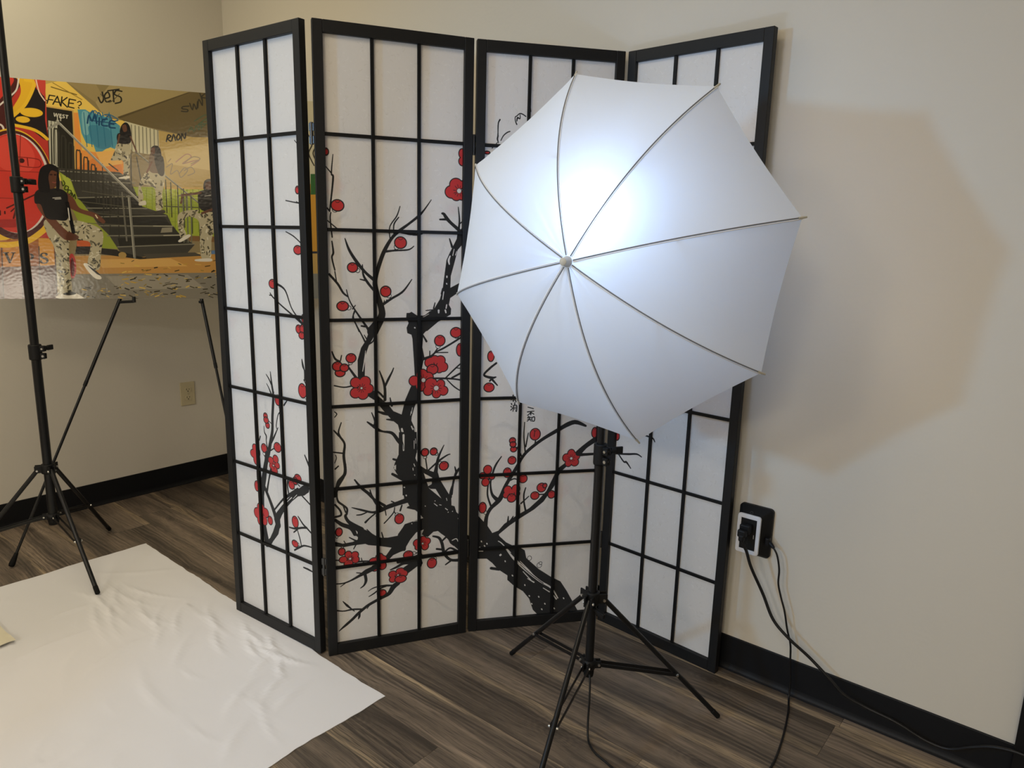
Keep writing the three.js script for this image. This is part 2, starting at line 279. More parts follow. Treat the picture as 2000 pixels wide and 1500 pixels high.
    s(328,1263,170,334,1220,85,340,1190,65,357,1153,19); s(307,1230,42,336,1206,50,363,1188,43,376,1183,19); s(383,1313,59,388,1272,59,398,1245,59,414,1221,55); s(392,1227,27,396,1244,43);
    s(53,1062,25,45,1087,39,48,1102,53,61,1126,53,58,1161,71,60,1213,72,37,1255,94,30,1280,108); s(32,1084,32,46,1101,53); s(29,1148,32,58,1154,39); s(35,1157,18,37,1167,21,32,1181,18);
    s(33,1199,39,42,1191,32); s(35,1029,21,41,1036,28,35,1045,21); s(88,1237,33,107,1262,48,132,1285,48); s(132,1273,30,134,1285,33);
    s(61,1187,66,60,1216,79,43,1237,97,37,1257,88,35,1275,35); s(36,1275,40,36,1287,44,40,1300,53,53,1312,53,64,1324,49,63,1339,54,59,1347,72,67,1364,85,84,1380,124,103,1396,182);
    s(54,1316,31,60,1335,36);
    p(79,1381,95,1386,121,1400,152,1424,165,1429,183,1431,213,1429,229,1413,252,1400,252,1442,240,1455,238,1477,219,1482,199,1489,178,1510,135,1526,110,1542,100,1541,135,1519,176,1491,196,1464,160,1454,125,1446,116,1441,78,1441,50,1443,27,1437,28,1424,50,1433,79,1431,94,1425,95,1417,85,1408,94,1407,94,1397,79,1388);
    s(30,1308,49,44,1327,49,46,1342,53,29,1346,58); s(29,1355,71,49,1372,108,75,1386,122,86,1407,100); s(87,1237,27,105,1264,40,125,1284,45,142,1302,59,175,1327,78);
    s(78,1322,16,104,1332,54,139,1344,59,162,1341,101,184,1332,124,216,1324,125,244,1317,154); s(132,1273,20,138,1294,54,151,1317,87,166,1336,101); s(92,1347,29,106,1347,36,121,1342,32);
    s(117,1373,59,130,1361,37,146,1349,37); s(148,1357,21,159,1343,37); s(176,1340,30,179,1358,25); s(205,1336,25,202,1351,30,188,1368,32,173,1383,30); s(203,1348,26,210,1361,26);
    s(227,1332,37,222,1348,47); s(195,1315,25,203,1320,37); c(212,1361,6,7); b(219,1374,14,16); c(33,1408,4,5); b(39,1394,10,13); c(48,1446,4,5); b(46,1457,10,12); s(69,1415,25,88,1428,46);
    s(53,1424,20,57,1432,25); s(81,1453,25,89,1439,37); s(121,1396,21,136,1414,37); s(165,1411,25,169,1428,42); s(28,1482,34,40,1484,34); s(93,1496,51,111,1497,42,128,1499,35);
    s(103,1485,16,105,1495,30); s(96,1509,25,111,1499,25); f([65,1469,10,11,84,1473,11,11,86,1488,11,11,65,1498,13,12,50,1483,12,10],70,1483,4,4);
    f([140,1500,13,10,158,1491,12,13,169,1499,11,12,166,1519,12,13,143,1524,10,10],152,1507,3,3);
    p(220,1103,272,1106,274,1159,267,1191,288,1229,304,1280,317,1293,353,1327,332,1290,316,1288,307,1281,320,1274,322,1253,298,1238,286,1228,289,1223,319,1240,326,1241,331,1232,338,1239,344,1261,373,1312,381,1325,382,1350,392,1354,398,1374,415,1391,416,1509,389,1483,380,1475,374,1462,362,1448,349,1437,340,1428,325,1429,307,1444,298,1440,289,1433,296,1417,271,1424,251,1447,239,1467,236,1480,215,1479,215,1424,230,1404,236,1394,262,1388,294,1381,282,1364,268,1351,242,1342,245,1338,251,1337,245,1324,235,1311,231,1283,228,1250,217,1246);
    s(330,1241,84,336,1203,54,342,1182,39,357,1153,15); s(378,1322,104,381,1298,61,388,1277,49,395,1244,43,413,1224,43); s(392,1225,27,397,1239,34); s(300,1191,27,305,1227,33);
    c(298,1186,5,5); b(298,1171,11,12); c(333,1179,5,5); b(325,1171,11,11); c(346,1210,6,6); b(357,1219,14,14); s(310,1227,27,342,1200,39,366,1186,27,377,1184,15);
    f([274,1460,12,12,292,1452,12,12,305,1458,11,11,299,1474,11,12,276,1474,9,9],291,1464,4,4); s(267,1494,34,275,1492,28); c(263,1492,7,5); b(246,1495,15,13); c(330,1521,6,7);
    b(321,1533,15,17); s(215,1514,103,253,1510,85,283,1504,160); s(281,1481,116,282,1535,117); s(282,1510,98,316,1510,74,362,1511,69,416,1511,57); s(215,1527,42,238,1521,61,277,1517,92);
    s(232,1542,104,253,1532,129,284,1528,136); s(324,1444,43,343,1452,74,353,1472,87,359,1501,94,371,1522,76,387,1533,76,416,1536,96); s(336,1488,56,356,1493,56); s(354,1463,50,364,1454,56);
    s(365,1545,35,384,1533,57); s(359,1505,50,380,1491,50,408,1509,76); w(265,1132,17,265,1157,15); w(269,1126,15,270,1141,15); w(264,1204,21,267,1212,24); w(261,1217,21,262,1224,21);
    w(266,1239,21,267,1240,21); w(234,1275,35,236,1276,24); w(240,1301,36,241,1303,30); w(366,1324,18,368,1332,18); w(327,1337,18,337,1346,24); w(344,1343,18,350,1345,18);
    w(363,1357,25,370,1363,25); w(372,1370,25,372,1371,25); w(386,1369,25,386,1370,25); w(404,1395,22,410,1401,19); w(299,1342,27,300,1343,21); w(330,1329,24,330,1329,24);
    w(262,1388,15,282,1387,12); w(257,1394,21,258,1395,21); w(386,1466,31,399,1462,25,405,1472,25); w(391,1486,22,410,1506,19); w(233,1112,58,233,1159,41);
    s(226,1118,14,232,1141,17,233,1156,12); s(27,1558,28,50,1559,36,72,1553,45,101,1540,84,120,1531,143,155,1518,123); s(40,1569,17,54,1560,28); s(88,1531,21,104,1535,34);
    s(113,1538,84,116,1560,80,110,1575,46,99,1583,17); s(279,1521,188,262,1533,187,237,1549,187); s(190,1537,27,211,1530,66,232,1521,86,262,1522,126);
    s(214,1584,126,199,1595,147,186,1614,114,167,1623,94,148,1631,82,122,1643,81,103,1656,81,88,1668,81,74,1681,77,55,1696,73,42,1706,46,33,1714,17);
    s(122,1597,13,137,1589,29,158,1586,37,178,1587,62,201,1590,43); s(124,1615,21,141,1606,37,160,1593,43,177,1589,33);
    f([197,1552,12,11,221,1545,13,10,232,1555,12,11,198,1569,11,10],214,1558,3,4); b(222,1572,18,12); c(173,1612,6,5); b(163,1609,14,11); s(46,1618,17,58,1633,61,69,1645,38,80,1656,17);
    s(25,1644,38,47,1650,34,74,1649,46,101,1653,50); s(96,1663,42,94,1676,62,91,1684,17); s(127,1642,21,118,1654,21);
  },
  ({ s, w, p, b, c, f }) => {
   
    p(25,1391,56,1427,74,1455,91,1453,97,1467,120,1490,141,1502,166,1510,182,1522,188,1549,231,1591,274,1622,307,1641,330,1677,353,1719,372,1753,311,1755,231,1750,217,1734,203,1693,181,1664,152,1644,128,1620,128,1604,96,1580,76,1556,58,1540,27,1538);
    p(74,1455,94,1448,113,1426,151,1401,193,1378,223,1351,248,1323,267,1282,281,1250,317,1224,320,1235,295,1257,279,1283,273,1306,239,1357,209,1382,164,1409,129,1432,96,1459,92,1472);
    s(51,1432,134,55,1396,102,68,1370,102,96,1341,143,115,1295,102,144,1245,102,163,1210,81,183,1185,91,227,1151,92,277,1122,112,312,1103,133,337,1098,123,369,1111,57);
    s(67,1361,56,56,1323,46,60,1272,45,65,1256,45); s(91,1346,133,71,1324,71,65,1287,46,72,1252,55,81,1227,55,98,1201,25); s(169,1093,25,168,1139,35,174,1190,46); s(182,1128,25,175,1172,46);
    s(147,1173,35,164,1206,46); s(129,1280,41,142,1276,31,155,1282,31); s(120,1275,36,129,1280,46); f([55,1242,13,14,39,1261,10,10,49,1283,12,13,69,1265,9,10],-1); c(50,1383,5,7);
    b(41,1367,12,18); b(118,1255,13,16); b(132,1215,13,13); b(132,1151,10,10); b(136,1179,10,9); b(134,1163,10,9); b(169,1277,14,14);
    f([121,1313,13,14,147,1310,13,14,116,1329,10,10,151,1326,9,9],-1); b(134,1340,14,14); b(204,1133,17,19); s(203,1120,20,201,1140,20); s(206,1153,36,205,1164,46);
    f([325,1200,12,13,341,1210,13,13,338,1230,13,13,317,1232,11,12,309,1214,12,13],326,1217,5,5); s(349,1200,178,372,1178,136,403,1157,157); s(355,1206,94,410,1205,63); b(400,1134,10,17);
    b(231,1310,15,15); b(242,1304,7,8); b(210,1336,14,13); b(265,1335,12,13); s(223,1333,36,241,1333,37); s(181,1385,57,175,1356,47,174,1329,47,179,1308,31); s(165,1360,47,190,1337,26);
    s(161,1400,47,161,1364,26); s(124,1421,62,125,1401,26); s(134,1414,52,141,1402,26); s(73,1575,84,99,1581,84); c(199,1550,7,8); c(233,1577,8,9); c(237,1570,5,5);
    w(120,1511,21,147,1547,69,189,1590,86,235,1632,60,276,1661,49,301,1700,33); w(94,1483,21,106,1492,31,136,1526,21); w(168,1558,16,200,1594,32,224,1623,27); w(195,1621,22,217,1636,43);
    w(249,1659,22,271,1675,33); w(179,1595,21,206,1627,32); w(282,1684,27,296,1703,44); s(168,1569,16,205,1606,22,249,1643,22); w(39,1479,31,40,1482,31); w(49,1495,31,51,1498,31);
    w(34,1500,31,36,1502,31); w(57,1488,31,58,1491,31); w(100,1531,31,102,1534,31); w(118,1553,32,119,1556,32); w(143,1605,32,145,1608,32); w(186,1642,32,187,1645,32);
    w(202,1682,33,204,1685,33); w(234,1688,33,236,1691,33); w(256,1715,33,258,1718,33); w(211,1711,33,213,1714,33); w(320,1701,33,322,1704,33); w(246,1734,33,248,1737,33);
    w(289,1735,33,291,1738,33); w(343,1735,33,345,1738,33); w(152,1631,32,153,1634,32); w(103,1529,31,105,1532,31); w(32,1513,26,45,1514,26);
    s(70,205,35,66,213,29,65,224,29,65,240,24,65,250,35,64,258,40,67,268,16); s(100,235,22,91,239,27,81,248,24,74,261,22);
    s(119,215,30,115,206,24,114,196,21,119,192,21,126,186,24,134,186,24,145,192,24); s(119,206,22,121,197,40,128,199,22,128,189,22); b(35,296,8,4); s(64,267,16,58,274,19,49,283,22);
    s(158,169,19,159,178,24); b(58,884,10,16); s(75,905,53,55,921,59,38,941,53,61,950,77,75,948,27); s(61,953,71,80,974,27); s(56,960,47,61,953,47); b(54,980,16,14);
    s(130,1006,36,131,1025,33); s(124,1021,18,129,1015,27); s(133,1016,27,140,1027,24); s(125,1032,30,127,1036,24); s(124,1041,30,127,1044,18); s(124,1053,30,131,1044,15);
    s(136,1030,30,135,1037,24); s(131,1039,27,142,1039,27,142,1057,27,139,1054,18); s(132,1039,27,131,1057,24); s(132,1045,21,141,1044,21); s(132,1049,21,141,1049,21);
    s(177,1060,30,198,1058,24); s(189,1059,30,184,1066,27,177,1071,21); s(188,1061,34,188,1070,27); s(190,1063,24,198,1068,24); s(178,1045,24,196,1050,24); s(181,1074,27,178,1079,21);
    s(178,1079,24,190,1078,24); s(184,1076,27,183,1084,24,177,1090,21); s(178,1084,21,190,1084,21); s(185,1085,21,190,1090,21); s(193,1078,27,200,1077,28,200,1089,28,193,1089,24,192,1078,24);
  },
  ({ s, w, p, b, c, f }) => {
    s(12,1199,60,39,1196,46,74,1189,58,105,1182,45,123,1187,25); s(36,1196,40,58,1217,46,69,1217,59,86,1233,26); b(27,1140,10,14); s(17,1125,79,42,1115,39);
    s(127,1116,44,157,1119,43,166,1129,25);
  },
];
const PANELS = [[1.32088, 0.80481, 0.06917], [1.77304, 0.76365, 1.05419], [1.98914, 0.3801, 0.91074], [2.25805, 0.03346, -0.05875]];
const paperFibre = dataTex(256, 256, (x, y) => { const n = fbm(x / 256 * 22, y / 256 * 22, 1.7, 4) + 0.5 * noise.noise(x / 256 * 70, y / 256 * 12, 4.4), v = 128 + 110 * n; return [v, v, v]; }, false);
const screen = thing('folding_screen', 'four-panel black wooden folding screen with white paper and a printed red plum blossom tree', 'folding screen');
const STILE = 0.0265, RAIL = 0.031, FOOT = 0.035, DEEP = 0.021;
const stileGeo = rbox(STILE, PHEIGHT, DEEP, 0.0018);
const topGeo = rbox(PWIDTH - 2 * STILE, RAIL, DEEP - 0.001, 0.0015), footGeo = rbox(PWIDTH - 2 * STILE, FOOT, DEEP - 0.001, 0.0015);
const innerW = PWIDTH - 2 * STILE, innerH = PHEIGHT - RAIL - FOOT;
const uprightGeo = rbox(0.0092, innerH, 0.0075, 0.001), crossGeo = rbox(innerW, 0.0092, 0.0068, 0.001);
PANELS.forEach(([x, z, turn], k) => {
  const panel = new THREE.Group(); panel.name = 'panel'; panel.position.set(x, 0.0005, z); panel.rotation.y = turn; screen.add(panel);
  if (k === 0) { panel.rotation.order = 'YXZ'; panel.rotation.z = 0.0072; panel.position.y = 0.001; panel.position.x -= 0.004; }
  const put = (name, g, m, px, py, pz) => { const o = mesh(name, g, m, panel); o.position.set(px, py, pz); return o; };
  put('stile', stileGeo, lacquer, STILE / 2, PHEIGHT / 2, -DEEP / 2); put('stile', stileGeo, lacquer, PWIDTH - STILE / 2, PHEIGHT / 2, -DEEP / 2);
  put('rail', topGeo, lacquer, PWIDTH / 2, PHEIGHT - RAIL / 2, -DEEP / 2); put('rail', footGeo, lacquer, PWIDTH / 2, FOOT / 2, -DEEP / 2);
  for (const i of [1, 2]) put('lattice_bar', uprightGeo, latticeBlack, STILE + innerW * i / 3, FOOT + innerH / 2, -0.0088);
  for (let i = 1; i < 7; i++) put('lattice_bar', crossGeo, latticeBlack, PWIDTH / 2, FOOT + innerH * i / 7, -0.0092);
  const cv = document.createElement('canvas'), CW = 640, CH = 2048; cv.width = CW; cv.height = CH;
  const ctx = cv.getContext('2d'); ctx.fillStyle = PAPER; ctx.fillRect(0, 0, CW, CH);
  for (let i = 0; i < 2600; i++) { const a = rnd(0, 7), fx = rnd(0, CW), fy = rnd(0, CH), l = rnd(4, 16); ctx.strokeStyle = rnd() < 0.5 ? 'rgba(205,202,196,0.35)' : 'rgba(255,255,255,0.5)'; ctx.lineWidth = rnd(0.6, 2); ctx.beginPath(); ctx.moveTo(fx, fy); ctx.quadraticCurveTo(fx + l * 0.6, fy + rnd(-4, 4), fx + Math.cos(a) * l, fy + Math.sin(a) * l); ctx.stroke(); }
  ctx.setTransform(CW / (innerW * 1000), 0, 0, CH / (innerH * 1000), -STILE * 1000 * CW / (innerW * 1000), -RAIL * 1000 * CH / (innerH * 1000));
  PRINTS[k](brush(ctx));
  const t = new THREE.CanvasTexture(cv); t.colorSpace = THREE.SRGBColorSpace; t.anisotropy = 8;
  const bump = paperFibre.clone(); bump.repeat.set(1.5, 7); bump.needsUpdate = true;
  const paper = put('paper', new THREE.BoxGeometry(innerW, innerH, 0.0006), phy({ map: t, bumpMap: bump, bumpScale: 0.0003, roughness: 1, transmission: 0.3, thickness: 0 }), PWIDTH / 2, FOOT + innerH / 2, -0.0135);
  paper.userData.label = ['white paper with thin plum twigs along its right side', 'white paper with the forked main trunk of the plum tree', 'white paper with the thick root of the trunk and small red buds', 'plain white paper with two black twigs at its left edge'][k];
});
// double hinges in the gaps
for (let k = 0; k < 3; k++) {
  const end = (i, u, dz = 0) => { const [x, z, a] = PANELS[i]; return V(x + Math.cos(a) * u + Math.sin(a) * dz, 0, z - Math.sin(a) * u + Math.cos(a) * dz); };
  const a = end(k, PWIDTH, -DEEP / 2), b = end(k + 1, 0, -DEEP / 2), mid = a.clone().lerp(b, 0.5);
  for (const y of [0.287, 1.508]) {
    const g = [rod(V(mid.x, y - 0.028, mid.z), V(mid.x, y + 0.028, mid.z), 0.0045, 0.0045, 12)];
    for (const dy of [-0.016, 0.016]) g.push(bar(V(a.x, y + dy, a.z), V(mid.x, y + dy, mid.z), 0.02, 0.003), bar(V(b.x, y + dy, b.z), V(mid.x, y + dy, mid.z), 0.02, 0.003));
    mesh('hinge', g, darkSteel, screen);
  }
}

// ------------------------------------------------------------------ tripod stands
function tripod(o, at, feet, s) {                                // feet: [x, z] where each leg meets what carries it
  const P = (y) => V(at.x, y, at.z), CH = s.collar, SH = s.spreader;
  s.tubes.forEach(([y0, y1, r], i) => mesh('tube', [rod(P(y0), P(y1), r, r, 24)], tubeBlack, o));
  mesh('end_cap', [lathe([[0, -0.012], [s.tubes[0][2] + 0.001, -0.012], [s.tubes[0][2] + 0.0025, -0.002], [s.tubes[0][2] + 0.0025, 0.012], [s.tubes[0][2], 0.014]], P(s.tubes[0][0]), UP)], rubber, o);
  const hub = [lathe([[0.001, -0.017], [s.tubes[0][2] + 0.006, -0.017], [s.tubes[0][2] + 0.0075, -0.012], [s.tubes[0][2] + 0.0075, 0.014], [s.tubes[0][2] + 0.004, 0.017], [0.001, 0.017]], P(CH), UP)];
  const low = [lathe([[0.001, -0.012], [s.tubes[0][2] + 0.005, -0.012], [s.tubes[0][2] + 0.006, 0.01], [0.001, 0.012]], P(SH), UP)];
  const rivets = [];
  for (const f of feet) {
    const foot = V(f[0], f[2] ?? 0.006, f[1]), out = V(f[0] - at.x, 0, f[1] - at.z).normalize(), side = V(-out.z, 0, out.x);
    const pin = P(CH - 0.004).addScaledVector(out, s.reach), low0 = P(SH).addScaledVector(out, s.reach * 0.85);
    for (const k of [-1, 1]) {
      hub.push(bar(P(CH).addScaledVector(side, k * 0.0085).addScaledVector(out, 0.008), pin.clone().setY(CH).addScaledVector(side, k * 0.0085).addScaledVector(out, 0.008), 0.026, 0.005));
      low.push(bar(P(SH).addScaledVector(side, k * 0.006).addScaledVector(out, 0.008), low0.clone().addScaledVector(side, k * 0.006).addScaledVector(out, 0.006), 0.02, 0.0045));
    }
    const dir = foot.clone().sub(pin).normalize(), end = foot.clone().addScaledVector(dir, -0.03);
    const leg = mesh('leg', [rod(pin.clone().addScaledVector(dir, -0.006), end, s.legR, s.legR, 18)], tubeBlack, o);
    mesh('rubber_foot', [lathe([[0, 0], [s.legR - 0.002, 0.0004], [s.legR + 0.0004, 0.003], [s.legR + 0.0006, 0.026], [s.legR + 0.0002, 0.03], [0, 0.031]], foot, dir.clone().negate(), 18)], rubber, leg);
    const knee = pin.clone().lerp(foot, s.knee);
    for (const k of [-1, 1]) {
      mesh('brace', [bar(low0.clone().addScaledVector(side, k * 0.0085), knee.clone().addScaledVector(side, k * (s.legR + 0.002)), 0.0095, 0.0025)], tubeBlack, o);
      rivets.push(rod(knee.clone().addScaledVector(side, k * (s.legR + 0.0015)), knee.clone().addScaledVector(side, k * (s.legR + 0.0062)), 0.0042, 0.003, 12));
      rivets.push(rod(pin.clone().addScaledVector(side, k * 0.009), pin.clone().addScaledVector(side, k * 0.0138), 0.0046, 0.0034, 12));
      rivets.push(rod(low0.clone().addScaledVector(side, k * 0.0075), low0.clone().addScaledVector(side, k * 0.0118), 0.004, 0.003, 12));
    }
  }
  mesh('hub', hub, plasticBlack, o); mesh('spreader', low, plasticBlack, o); mesh('rivets', rivets, steel, o);
  for (const [y, r, turn] of s.clamps) {                         // split clamp with two ears, a screw in each and a wing knob
    const d = V(Math.cos(turn), 0, Math.sin(turn)), n = V(-d.z, 0, d.x), c = P(y);
    const g = [lathe([[r - 0.001, -0.026], [r + 0.0045, -0.026], [r + 0.0055, -0.022], [r + 0.0055, 0.024], [r + 0.004, 0.027], [r - 0.001, 0.027]], c, UP, 28)];
    for (const [dy, h] of [[0.0125, 0.02], [-0.0135, 0.02]]) for (const k of [-1, 1]) g.push(bar(c.clone().add(V(0, dy, 0)).addScaledVector(d, r).addScaledVector(n, k * 0.0048), c.clone().add(V(0, dy, 0)).addScaledVector(d, r + 0.019).addScaledVector(n, k * 0.0048), h, 0.006));
    const cl = mesh('clamp', g, plasticBlack, o);
    const e = (dy) => c.clone().add(V(0, dy, 0)).addScaledVector(d, r + 0.0125);
    mesh('screw', [rod(e(-0.0135).addScaledVector(n, -0.0095), e(-0.0135).addScaledVector(n, 0.0095), 0.0042, 0.0042, 12), rod(e(0.0125).addScaledVector(n, -0.0115), e(0.0125).addScaledVector(n, 0.0115), 0.0035, 0.0035, 12)], steel, cl);
    const kn = e(0.0125).addScaledVector(n, s.knobSide * 0.012), kd = n.clone().multiplyScalar(s.knobSide).addScaledVector(d, 0.35).normalize();
    mesh('knob', [rod(kn, kn.clone().addScaledVector(kd, 0.012), 0.008, 0.0075, 16), bar(kn.clone().addScaledVector(kd, 0.008), kn.clone().addScaledVector(kd, 0.032), 0.018, 0.006)], plasticBlack, cl);
  }
}
const POLE = V(2.5215, 0, 0.4918);
const lightStand = thing('light_stand', 'black tripod light stand in front of the screen carrying the white umbrella', 'light stand');
tripod(lightStand, POLE, [[2.1762, 0.3893], [2.783, 0.244], [2.6054, 0.8422]], {
  collar: 0.36, spreader: 0.172, reach: 0.029, legR: 0.0066, knee: 0.62, knobSide: -1, tubes: [[0.15, 0.735, 0.0112], [0.69, 1.215, 0.0088]], clamps: [[0.742, 0.0112, 0.22]],
});
mesh('lock_knob', [rod(POLE.clone().add(V(0.012, 0.333, 0.004)), POLE.clone().add(V(0.024, 0.333, 0.012)), 0.005, 0.005, 12), bar(POLE.clone().add(V(0.02, 0.333, 0.012)), POLE.clone().add(V(0.05, 0.331, 0.02)), 0.014, 0.008)], plasticBlack, lightStand);
const BACK = V(0.55, 0, 1.082);
const backStand = thing('backdrop_stand', 'tall black tripod stand at the left before the poster, one leg on cloth', 'backdrop stand');
tripod(backStand, BACK, [[0.34, 0.818], [0.888, 1.074, 0.009], [0.407, 1.388]], {
  collar: 0.388, spreader: 0.205, reach: 0.033, legR: 0.0076, knee: 0.58, knobSide: -1, tubes: [[0.185, 0.82, 0.0152], [0.79, 1.39, 0.0137], [1.36, 2.02, 0.0118]], clamps: [[0.815, 0.0152, -0.78], [1.382, 0.0137, -0.62]],
});

// ------------------------------------------------------------------ the umbrella and its lamp
const UC = V(2.55421, 1.21127, 0.55777), UN = V(0.176537, 0.012349, 0.984217), UU = V(0.984292, 0, -0.17655), UV = V(-0.00218, 0.999924, -0.012155), UR = 0.41, UROT = 1.81346, UH = 0.2075;
const spoke = (k) => UU.clone().multiplyScalar(Math.cos(UROT - k * Math.PI / 4)).addScaledVector(UV, Math.sin(UROT - k * Math.PI / 4));
const ribAt = (k, s) => UC.clone().addScaledVector(spoke(k), UR * s).addScaledVector(UN, UH * (1 - Math.pow(s, 2.5)));
const umbrella = thing('umbrella', 'white translucent octagonal photo umbrella, open, in front of the right half of the screen', 'umbrella');
{
  const fabric = phy({ color: new THREE.Color(0.85, 0.91, 1.0), roughness: 1, transmission: 0.33, thickness: 0, specularIntensity: 0.4 });
  const ribMetal = std({ color: new THREE.Color(0.19, 0.20, 0.22), roughness: 0.5 });
  const tipPlastic = std({ color: new THREE.Color(0.55, 0.54, 0.49), roughness: 0.5 });
  const NS = 46, NT = 30;
  for (let k = 0; k < 8; k++) {
    const pos = [], uv = [], idx = [];
    for (let i = 0; i <= NS; i++) {
      const s = 0.022 + 0.978 * i / NS, a = ribAt(k, s), b = ribAt(k + 1, s);
      for (let j = 0; j <= NT; j++) {
        const t = j / NT, q = a.clone().lerp(b, t), e = Math.sin(Math.PI * t);
        const towards = UC.clone().addScaledVector(UN, UH * (1 - Math.pow(s, 2.5))).sub(q);
        q.addScaledVector(towards, 0.014 * e * Math.pow(s, 3));                                   // hem pulled in between the tips
        q.addScaledVector(UN, 0.010 * e * s * (1 - s) * 2.2);                                      // cloth billows a little
        const pull = Math.pow(s, 6) * (Math.exp(-t * 9) + Math.exp(-(1 - t) * 9));                 // creases gather at the tips
        q.addScaledVector(UN, 0.0016 * pull * Math.sin(38 * Math.min(t, 1 - t) + k) + 0.0012 * noise.noise(s * 5 + k * 7, t * 5, 2.2) * e);
        pos.push(q.x, q.y, q.z); uv.push(t, s);
      }
    }
    for (let i = 0; i < NS; i++) for (let j = 0; j < NT; j++) { const a = i * (NT + 1) + j, b = a + NT + 1; idx.push(a, b, a + 1, a + 1, b, b + 1); }
    const g = new THREE.BufferGeometry(); g.setAttribute('position', new THREE.Float32BufferAttribute(pos, 3)); g.setAttribute('uv', new THREE.Float32BufferAttribute(uv, 2)); g.setIndex(idx); g.computeVertexNormals();
    const n = g.attributes.normal; let s = 0; for (let i = 0; i < n.count; i++) s += n.getX(i) * UN.x + n.getZ(i) * UN.z;
    if (s < 0) { g.setIndex(idx.map((_, i) => idx[i - i % 3 + [0, 2, 1][i % 3]])); g.computeVertexNormals(); }
    mesh('canopy_panel', g, fabric, umbrella);
    const line = (lift, s0, s1) => { const l = []; for (let i = 0; i <= 30; i++) { const s = s0 + (s1 - s0) * i / 30; l.push(ribAt(k, s).addScaledVector(UN, lift).addScaledVector(spoke(k), lift)); } return l; };
    mesh('rib', [hose(line(0.0003, 0.03, 1.0), 0.0013, 60)], ribMetal, umbrella);
    const seam = line(0.0006, 0.03, 1.0), side = spoke(k + 2);
    mesh('seam', [hose(seam.map((q) => q.clone().addScaledVector(side, 0.0032)), 0.0009, 60)], std({ color: new THREE.Color(0.82, 0.83, 0.85), roughness: 0.8 }), umbrella);
    const a = ribAt(k, 0.985), d = ribAt(k, 1).sub(ribAt(k, 0.97)).normalize();
    mesh('rib_tip', [rod(a, a.clone().addScaledVector(d, 0.021), 0.0024, 0.0022, 12)], tipPlastic, umbrella);
    mesh('stretcher', [rod(ribAt(k, 0.5).addScaledVector(UN, -0.003), UC.clone().addScaledVector(UN, 0.06).addScaledVector(spoke(k), 0.012), 0.0012, 0.0012, 8)], ribMetal, umbrella);
  }
  const hub = UC.clone().addScaledVector(UN, UH);
  mesh('ferrule', [lathe([[0.0105, -0.004], [0.0108, 0.002], [0.0098, 0.007], [0.0082, 0.009], [0.008, 0.019], [0.0066, 0.0215], [0, 0.022]], hub, UN, 28)], tipPlastic, umbrella);
  mesh('shaft', [rod(UC.clone().addScaledVector(UN, -0.21), hub, 0.004, 0.004, 16)], std({ color: new THREE.Color(0.5, 0.5, 0.5), roughness: 0.3, metalness: 0.9 }), umbrella);
  mesh('runner', [lathe([[0.0045, -0.014], [0.011, -0.014], [0.013, -0.006], [0.013, 0.01], [0.009, 0.014], [0.0045, 0.014]], UC.clone().addScaledVector(UN, 0.06), UN)], plasticBlack, umbrella);
}
const lamp = thing('studio_lamp', 'glowing studio lamp head on top of the light stand behind the umbrella cloth', 'studio lamp');
{
  const ax = UN.clone().add(V(0, 0.0, 0)).normalize(), base = BULB_AT.clone().addScaledVector(ax, -0.085);
  mesh('bracket', [rbox(0.03, 0.05, 0.034, 0.004, POLE.x + 0.008, 1.215, POLE.z), rbox(0.014, 0.075, 0.02, 0.003, POLE.x + 0.022, 1.262, POLE.z + 0.0)], plasticBlack, lamp);
  mesh('socket', [lathe([[0, -0.075], [0.016, -0.075], [0.019, -0.07], [0.019, -0.01], [0.022, 0.02], [0.018, 0.024], [0, 0.024]], base, ax), rod(V(POLE.x + 0.022, 1.29, POLE.z), base.clone().addScaledVector(ax, -0.05), 0.009)], plasticBlack, lamp);
  mesh('bulb', [lathe([[0, -0.06], [0.013, -0.058], [0.0145, -0.04], [0.02, -0.028], [0.031, -0.008], [0.034, 0.008], [0.031, 0.022], [0.02, 0.034], [0, 0.039]], BULB_AT, ax, 32)], std({ color: 0xffffff, emissive: new THREE.Color(0.9, 0.95, 1), emissiveIntensity: 6, roughness: 0.4 }), lamp);
}
const lampCord = mesh('lamp_cord', [hose([V(2.5215, 0.163, 0.4918), V(2.535, 0.135, 0.505), V(2.546, 0.09, 0.52), V(2.5545, 0.035, 0.535), V(2.566, 0.0055, 0.549), V(2.585, 0.0045, 0.567), V(2.61, 0.0045, 0.581), V(2.641, 0.0045, 0.589), V(2.671, 0.0045, 0.597), V(2.721, 0.0045, 0.615), V(2.8, 0.0045, 0.7), V(2.9, 0.0045, 0.95)], 0.0028)], cordRubber);
tag(lampCord, 'thin black cord hanging from the bottom of the light stand pole', 'cord');
// the key lamp, behind and left of the photographer: a bare frosted bulb on a stand of its own, throwing the umbrella's shadow on the wall
const keyStand = thing('light_stand', 'second black tripod light stand, behind the photographer, carrying a round lamp', 'light stand');
tripod(keyStand, V(KEY_AT.x, 0, KEY_AT.z), [[KEY_AT.x + 0.34, KEY_AT.z + 0.1], [KEY_AT.x - 0.26, KEY_AT.z + 0.25], [KEY_AT.x - 0.08, KEY_AT.z - 0.35]], {
  collar: 0.36, spreader: 0.172, reach: 0.029, legR: 0.0066, knee: 0.62, knobSide: 1, tubes: [[0.15, 0.735, 0.0112], [0.69, 1.43, 0.0088]], clamps: [[0.742, 0.0112, 1]],
});
const keyLamp = thing('studio_lamp', 'round frosted daylight lamp on the stand behind the photographer', 'studio lamp');
mesh('socket', [rod(V(KEY_AT.x, 1.42, KEY_AT.z), V(KEY_AT.x, 1.485, KEY_AT.z), 0.025, 0.03, 24)], plasticBlack, keyLamp);
